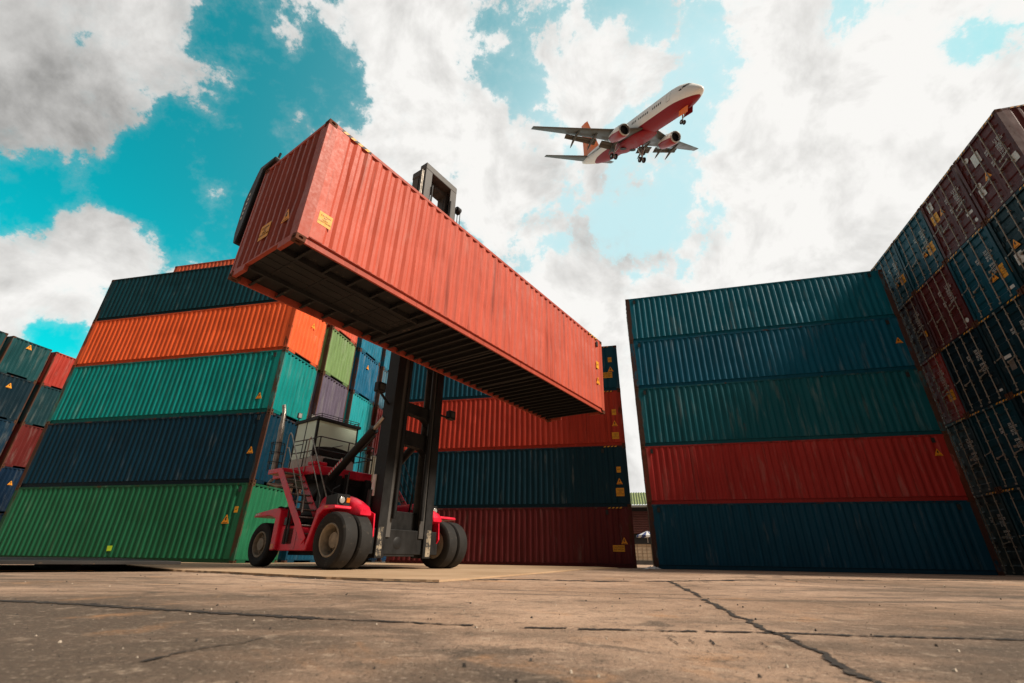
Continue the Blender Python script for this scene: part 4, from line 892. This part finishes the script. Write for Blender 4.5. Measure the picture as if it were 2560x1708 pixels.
# ------------------------------------------------------------------ ground
CON, nt, bs = new_mat('yard_concrete'); v = nt.coord('Object')
a = nt.noise(v, .35, 6, .62, .3); b = nt.noise(nt.vmath('MULTIPLY', v, (.6, 1.6, 1)), 1.1, 9, .68, .5); d = nt.noise(v, 7, 8, .72); e_ = nt.noise(v, 42, 5, .75)
c = nt.mix(nt.ramp(a, .32, .68), (.28, .182, .12, 1), (.52, .355, .25, 1))
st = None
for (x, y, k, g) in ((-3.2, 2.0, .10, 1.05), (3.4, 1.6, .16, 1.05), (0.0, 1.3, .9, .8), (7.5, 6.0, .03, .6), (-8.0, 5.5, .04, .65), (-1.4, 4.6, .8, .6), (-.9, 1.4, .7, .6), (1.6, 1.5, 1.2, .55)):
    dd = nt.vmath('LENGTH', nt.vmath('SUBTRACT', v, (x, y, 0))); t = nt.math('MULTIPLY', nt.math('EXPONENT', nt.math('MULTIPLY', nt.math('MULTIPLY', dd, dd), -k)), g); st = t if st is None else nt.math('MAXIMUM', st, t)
st = nt.ramp(nt.math('ADD', st, nt.math('MULTIPLY', nt.math('SUBTRACT', b, .5), 1.5)), .12, .85)              # spilt oil and tracked-in dirt, plus vignette darkening painted in at the frame corners
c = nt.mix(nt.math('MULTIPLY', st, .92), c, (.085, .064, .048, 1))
for (cx, cy, rad, wd, g) in ((3.0, 15.0, 9.4, .13, .55), (3.0, 15.0, 9.95, .13, .5), (-9.0, -3.0, 10.2, .12, .4), (14.0, 9.0, 8.2, .15, .5), (14.0, 9.0, 8.8, .15, .4)):     # rubber laid down by turning tyres
    dd = nt.vmath('LENGTH', nt.vmath('SUBTRACT', v, (cx, cy, 0))); t = nt.ramp(nt.math('ABSOLUTE', nt.math('SUBTRACT', dd, rad)), wd, wd*.45)
    c = nt.mix(nt.math('MULTIPLY', nt.math('MULTIPLY', t, nt.ramp(b, .36, .58)), g), c, (.06, .05, .042, 1))
c = nt.mix(nt.ramp(b, .50, .72, 0, .55), c, (.17, .125, .088, 1))
c = nt.mix(nt.ramp(nt.noise(nt.vmath('ADD', v, (11, 2, 0)), 1.5, 8, .7, .4), .585, .66, 0, .65), c, (.075, .06, .047, 1))
c = nt.mix(nt.ramp(nt.noise(nt.vmath('ADD', v, (3, 21, 0)), .9, 7, .64, .6), .58, .70, 0, .6), c, (.48, .25, .115, 1))
c = nt.mix(nt.ramp(d, .52, .66, 0, .7), c, (.12, .09, .065, 1)); c = nt.mix(nt.ramp(d, .46, .33, 0, .4), c, (.58, .45, .33, 1)); c = nt.mix(nt.ramp(e_, .55, .66, 0, .8), c, (.07, .056, .044, 1)); c = nt.mix(nt.ramp(e_, .44, .32, 0, .55), c, (.66, .54, .42, 1))
vo = nt.node('ShaderNodeTexVoronoi', feature='F1'); nt.put(vo.inputs['Vector'], v); vo.inputs['Scale'].default_value = 34
pit = nt.ramp(vo.outputs['Distance'], .10, .20); c = nt.mix(nt.math('MULTIPLY', nt.math('SUBTRACT', 1, pit), nt.ramp(d, .45, .6)), c, (.05, .04, .032, 1))
nt.l.new(c, bs.inputs['Base Color']); bs.inputs['Roughness'].default_value = .82; bs.inputs['Specular IOR Level'].default_value = .25
hgt = nt.math('ADD', nt.math('ADD', nt.math('MULTIPLY', d, .5), nt.math('MULTIPLY', e_, .35)), nt.math('ADD', nt.math('MULTIPLY', b, 1.2), nt.math('MULTIPLY', pit, .25))); bump(nt, bs, hgt, .03, 1)
m = MB(); m.add([(-250, -60, 0), (250, -60, 0), (250, 400, 0), (-250, 400, 0)], [(0, 1, 2, 3)]); tag(m.build('ground', CON), kind='structure')
PAD, nt, bs = new_mat('pad_concrete'); v = nt.coord('Object'); a = nt.noise(v, .5, 6, .62, .3); d = nt.noise(v, 14, 5, .7)
c = nt.mix(nt.ramp(a, .3, .7), (.36, .235, .135, 1), (.48, .33, .205, 1)); c = nt.mix(nt.ramp(d, .58, .75, 0, .45), c, (.24, .17, .11, 1)); nt.l.new(c, bs.inputs['Base Color']); bs.inputs['Roughness'].default_value = .8; bump(nt, bs, d, .01, .5)
edge = [(-18, 19.5), (-7.2, 10.6), (-5.51, 9.87), (-4.2, 9.0), (-2.87, 8.1), (-1.9, 7.75), (-1.03, 7.6), (-.7, 8.3), (-.2, 9.7), (.8, 12.5), (2.2, 16.5), (4.5, 21.0), (2, 30), (-20, 40)]
r4 = random.Random(5); e2 = []
for a, b in zip(edge, edge[1:] + edge[:1]):
    a, b = Vector(a), Vector(b); n = max(1, int((b-a).length/.09)) if max(a.y, b.y) < 24 else 1
    e2 += [tuple(a.lerp(b, i/n) + (Vector((r4.gauss(0, .008), r4.gauss(0, .012))) if n > 1 else Vector((0, 0)))) for i in range(n)]
edge = e2
m = MB(); m.prism(edge, .004, G0, 'z'); tag(m.build('concrete_pad', PAD), kind='structure')
CRK = plain_mat('crack_dark', (.030, .024, .020), .9, 0, .4, 12, (.12, .09, .065), .58, .01)
def crack(pts, w0, w1, seed, skip=0):
    r = random.Random(seed); m = MB(); P = []
    for a, b in zip(pts, pts[1:]):
        a = Vector(a); b = Vector(b); n = max(2, int((b-a).length/(.006 + .0022*(a.y+b.y)/2))); P += [a.lerp(b, i/n) for i in range(n)]
    P.append(Vector(pts[-1])); N = len(P); lo = []; up = []; off = 0; s1 = s2 = 0; on = True; keep = []
    for i, p in enumerate(P):
        t = (P[min(i+1, N-1)]-P[max(i-1, 0)]).normalized(); nn = Vector((-t.y, t.x)); off = off*.985 + r.gauss(0, .0016)*(1+p.y*.25); s1 = s1*.8 + r.gauss(0, .22); s2 = s2*.8 + r.gauss(0, .22)
        w = (w0+(w1-w0)*i/N)/2; p = p + nn*off
        a = w*max(.12, .75+s1+r.gauss(0, .22)); b = w*max(.12, .75+s2+r.gauss(0, .22))
        lo.append((p.x-nn.x*a, p.y-nn.y*a, .0045)); up.append((p.x+nn.x*b, p.y+nn.y*b, .0045))
        if r.random() < .10: on = r.random() >= skip*2
        keep.append(on)
        if r.random() < .5:                                            # crumbs broken from the edges
            q = p + nn*r.gauss(0, w*1.6); z = w*r.uniform(.08, .3); k = r.random()*3
            m.add([(q.x+z*math.cos(k+c*1.57)*r.uniform(.6, 1.3), q.y+z*math.sin(k+c*1.57)*r.uniform(.6, 1.3), .0042) for c in range(4)], [(0, 1, 2, 3)])
    m.add(lo+up, [(i, i+1, N+i+1, N+i) for i in range(N-1) if keep[i]]); tag(m.build('ground_crack', CRK, fix=False), kind='structure')
crack([(-9, 5.6), (-5.5, 4.45), (-3.75, 3.9), (-3.4, 3.82), (-2.67, 3.6), (-2.17, 3.44), (-1.67, 3.29), (-1.13, 3.13)], .16, .085, 1, .04)
crack([(-1.13, 3.13), (-.66, 3.05), (.02, 2.9), (.49, 2.85)], .045, .05, 2, .20)
crack([(.49, 2.85), (.83, 2.81), (1.39, 2.79), (1.9, 2.74), (2.6, 2.70), (4, 2.62), (7, 2.5)], .05, .05, 3, .05)
crack([(2.9, 9.3), (2.78, 8.89), (2.22, 6.44), (1.66, 3.93), (1.4, 2.82)], .075, .048, 4, .02)
crack([(1.4, 2.82), (1.32, 2.31), (1.19, 1.86), (1.05, 1.2)], .036, .04, 5, .02)
crack([(-.75, 8.45), (.18, 9.07), (1.0, 8.85), (1.55, 8.8), (2.78, 9.13), (4.3, 10.0), (5.81, 10.76), (8.87, 11.44), (12.17, 12.05)], .24, .34, 6, .10)
crack([(-7.6, 10.75), (-5.5, 9.80), (-4.2, 8.93), (-2.87, 8.02), (-1.9, 7.68), (-1.0, 7.5)], .09, .14, 7, .15)
crack([(-1.26, 1.89), (-1.19, 2.16), (-1.11, 2.3), (-1.03, 2.73), (-.93, 2.91)], .02, .014, 8, .12)
for k in range(7):
    x = .75 + k*.10 + rnd.random()*.05; crack([(x, 2.62-rnd.random()*.15), (x-.03, 2.2-rnd.random()*.2)], .008, .004, 20+k, .25)
m = MB(); r3 = random.Random(11)
for i in range(900):
    y = 1.3 + 12*r3.random()**1.6; x = (r3.random()*2-1)*y*1.25; s = (.0022 + .0065*r3.random()**4)*(1+y*.10)
    o = [Vector((r3.uniform(.6, 1), 0, 0)), Vector((0, r3.uniform(.6, 1), 0)), Vector((-r3.uniform(.6, 1), 0, 0)), Vector((0, -r3.uniform(.6, 1), 0))]; q = Matrix.Rotation(r3.random()*6.28, 3, 'Z')
    vs = [Vector((x, y, .001)) + (q @ p)*s for p in o] + [Vector((x, y, .001)) + (q @ (p*.6))*s + Vector((0, 0, s*r3.uniform(.5, 1.1))) for p in o]
    m.mi = 0 if r3.random() < .62 else 1
    m.add(vs, [(4, 5, 6, 7), (0, 1, 5, 4), (1, 2, 6, 5), (2, 3, 7, 6), (3, 0, 4, 7)])
gv = m.build('gravel', [plain_mat('stone_dark', (.06, .05, .042), .8), plain_mat('stone_pale', (.5, .42, .33), .8)], fix=False); tag(gv, kind='stuff')

# ------------------------------------------------------------------ sun, sky, camera
SUN = Vector((.93, -.365, 0)).normalized(); EL = R(41)
sd = Vector((SUN.x*math.cos(EL), SUN.y*math.cos(EL), math.sin(EL)))
la = bpy.data.lights.new('sun', 'SUN'); la.energy = 5.0; la.angle = R(13); la.color = (1, .89, .75)
so = link('sun', la); so.rotation_euler = (-sd).to_track_quat('-Z', 'Y').to_euler()
w = bpy.data.worlds.new('World'); scene.world = w; w.use_nodes = True; nt = NT(w.node_tree)
bg = w.node_tree.nodes['Background']
sky = nt.node('ShaderNodeTexSky', sky_type='NISHITA'); sky.sun_disc = False; sky.sun_elevation = EL; sky.sun_rotation = math.atan2(sd.x, sd.y); sky.dust_density = 1.2
dirv = nt.node('ShaderNodeTexCoord').outputs['Generated']
bias = None
for (x, y, z, k, a) in [(-0.559, 0.575, 0.598, 94.9, -0.72), (-0.603, 0.539, 0.588, 307.2, -0.5), (-0.481, 0.58, 0.658, 87.8, -0.62), (-0.372, 0.523, 0.767, 199.8, -0.9), (-0.432, 0.541, 0.722, 357.7, -0.6), (-0.332, 0.504, 0.797, 517.1, -0.6), (-0.471, 0.662, 0.582, 141.1, -0.45), (-0.685, 0.529, 0.502, 211.4, -0.65), (-0.719, 0.525, 0.455, 374.1, -0.6), (-0.012, 0.53, 0.848, 205.5, -0.95), (0.195, 0.479, 0.856, 356.5, -0.8), (0.1, 0.521, 0.848, 472.0, 0.5), (0.352, 0.576, 0.738, 325.6, -0.3), (0.328, 0.685, 0.651, 84.2, -0.35), (0.168, 0.785, 0.596, 61.3, -0.45), (0.274, 0.781, 0.561, 187.5, -0.3), (-0.453, 0.442, 0.774, 426.5, -0.8), (-0.253, 0.555, 0.792, 464.0, -0.5), (-0.715, 0.635, 0.294, 555.6, -0.8), (0.662, 0.386, 0.642, 585.3, -0.5), (0.356, 0.508, 0.784, 640.7, -0.35), (-0.636, 0.649, 0.416, 561.8, -0.3), (-0.59, 0.645, 0.486, 526.0, -0.4), (-0.628, 0.428, 0.649, 82.5, 0.95), (-0.694, 0.444, 0.566, 197.9, 0.5), (-0.612, 0.515, 0.6, 436.6, 0.3), (-0.725, 0.581, 0.37, 145.6, 0.7), (-0.649, 0.608, 0.457, 592.1, 0.5), (-0.198, 0.627, 0.753, 61.4, 0.4), (0.06, 0.654, 0.754, 68.2, 0.5), (0.471, 0.458, 0.754, 67.2, 0.6), (0.596, 0.57, 0.566, 44.2, 0.6), (0.36, 0.552, 0.752, 338.4, -0.5), (0.664, 0.39, 0.638, 427.9, -0.4), (0.52, 0.395, 0.758, 490.6, -0.55), (0.62, 0.396, 0.678, 963.6, -0.5), (0.282, 0.473, 0.835, 832.1, -0.4), (0.056, 0.582, 0.811, 430.4, -0.3), (0.65, 0.446, 0.615, 72.3, 0.5), (0.475, 0.713, 0.516, 48.8, 0.6), (-0.411, 0.569, 0.712, 339.8, 0.75), (-0.524, 0.605, 0.599, 420.9, 0.7), (-0.516, 0.654, 0.553, 396.2, 0.65), (-0.399, 0.469, 0.788, 392.8, 0.6), (-0.244, 0.5, 0.831, 155.2, 0.7), (-0.637, 0.62, 0.457, 709.4, 0.9), (-0.67, 0.577, 0.467, 1755.5, 0.7), (0.233, 0.519, 0.822, 248.3, 0.4), (0.126, 0.848, 0.515, 132.0, 0.6), (-0.43, 0.488, 0.759, 387.9, 0.4), (-0.146, 0.509, 0.848, 149.4, 0.3), (-0.523, 0.457, 0.719, 246.3, 0.3), (0.296, 0.833, 0.467, 62.9, 0.5), (0.255, 0.948, 0.191, 77.3, 1.0), (-0.714, 0.664, 0.22, 75.9, 0.6), (0.0, -0.25, 0.968, 9.0, 0.9), (0.95, 0.05, 0.3, 5.0, 0.8), (-0.97, -0.1, 0.2, 7.0, 0.7)]:
    d = nt.vmath('DOT_PRODUCT', dirv, (x, y, z)); t = nt.math('EXPONENT', nt.math('MULTIPLY', nt.math('SUBTRACT', d, 1.0), k)); bias = nt.math('MULTIPLY', t, a) if bias is None else nt.math('MULTIPLY_ADD', t, a, bias)
back = nt.ramp(nt.vmath('DOT_PRODUCT', dirv, (-.12, -.99, 0)), -.28, .30)                       # unseen dark cloud added behind the camera to cut ambient light
n1 = nt.noise(dirv, 6.3, 10, .60, .3); n2 = nt.noise(nt.vmath('ADD', dirv, (.028, -.016, .022)), 6.3, 6, .58, .3); n3 = nt.noise(dirv, 15, 9, .66); n4 = nt.noise(nt.vmath('ADD', dirv, (2, 1, 3)), 3.2, 5, .55)
den = nt.math('ADD', nt.math('MULTIPLY', nt.math('SUBTRACT', n1, .5), 3.3), nt.math('MULTIPLY', nt.math('SUBTRACT', n3, .5), 2.4)); den = nt.math('ADD', nt.math('ADD', den, bias), nt.math('MULTIPLY_ADD', back, 1.3, .08))
al = nt.math('ADD', nt.math('MULTIPLY', nt.ramp(den, -.06, .24), .68), nt.ramp(den, -.50, .60, 0, .32))
rel = nt.math('MULTIPLY', nt.math('SUBTRACT', n2, n1), .95)                              # lit side of a billow against its shaded side
gd = nt.vmath('DOT_PRODUCT', dirv, (-.666, .377, .644)); grey = nt.math('EXPONENT', nt.math('MULTIPLY', nt.math('SUBTRACT', gd, 1.0), 14.))  # upper-left vignette darkening put into the cloud colour
lum = nt.math('SUBTRACT', nt.math('SUBTRACT', nt.math('ADD', .81, rel), nt.math('MULTIPLY', grey, .26)), nt.ramp(n4, .47, .72, 0, .19))
lum = nt.math('SUBTRACT', lum, nt.math('MULTIPLY', back, .74)); lum = nt.math('MAXIMUM', nt.math('MINIMUM', lum, .82), .16)
cl = nt.node('ShaderNodeCombineColor'); nt.put(cl.inputs[0], lum); nt.put(cl.inputs[1], nt.math('MULTIPLY', lum, .985)); nt.put(cl.inputs[2], nt.math('MULTIPLY', lum, .955))
skyc = nt.mix(1, sky.outputs[0], (.012, 1.95, 1.36, 1), 'MULTIPLY')
veil = None
for (x, y, z, k, a) in ((.30, .70, .648, 12, .60), (.205, .795, .571, 14, .40), (.598, .433, .675, 10, .45)):
    d = nt.vmath('DOT_PRODUCT', dirv, (x, y, z)); t = nt.math('MULTIPLY', nt.math('EXPONENT', nt.math('MULTIPLY', nt.math('SUBTRACT', d, 1.0), k)), a); veil = t if veil is None else nt.math('ADD', veil, t)
veil = nt.math('MINIMUM', veil, .8)
final = nt.mix(veil, skyc, (6.2, 8.2, 8.5, 1))
cs = nt.vmath('SCALE', cl.outputs[0], scale=10.0)
final = nt.mix(al, final, cs)
nt.l.new(final, bg.inputs['Color']); bg.inputs['Strength'].default_value = .1
cam = bpy.data.cameras.new('camera'); co = link('camera', cam); cam.sensor_width = 36; cam.lens = 15.972; cam.clip_start = .05; cam.clip_end = 2000
p, r = R(25.48), R(.828); Rv = Vector((1, 0, 0)); Uv = Vector((0, -math.sin(p), math.cos(p))); Fv = Vector((0, math.cos(p), math.sin(p)))
R2 = math.cos(r)*Rv + math.sin(r)*Uv; U2 = -math.sin(r)*Rv + math.cos(r)*Uv
co.matrix_world = Matrix(((R2.x, U2.x, -Fv.x, 0), (R2.y, U2.y, -Fv.y, 0), (R2.z, U2.z, -Fv.z, .34), (0, 0, 0, 1)))
cam.dof.use_dof = True; cam.dof.focus_distance = 13.0; cam.dof.aperture_fstop = 2.2
scene.camera = co
vs_ = scene.view_settings; vs_.view_transform = 'Standard'; vs_.look = 'None'; vs_.exposure = .22; vs_.gamma = 1; vs_.use_curve_mapping = False
scene.cycles.max_bounces = 6; scene.cycles.use_denoising = True
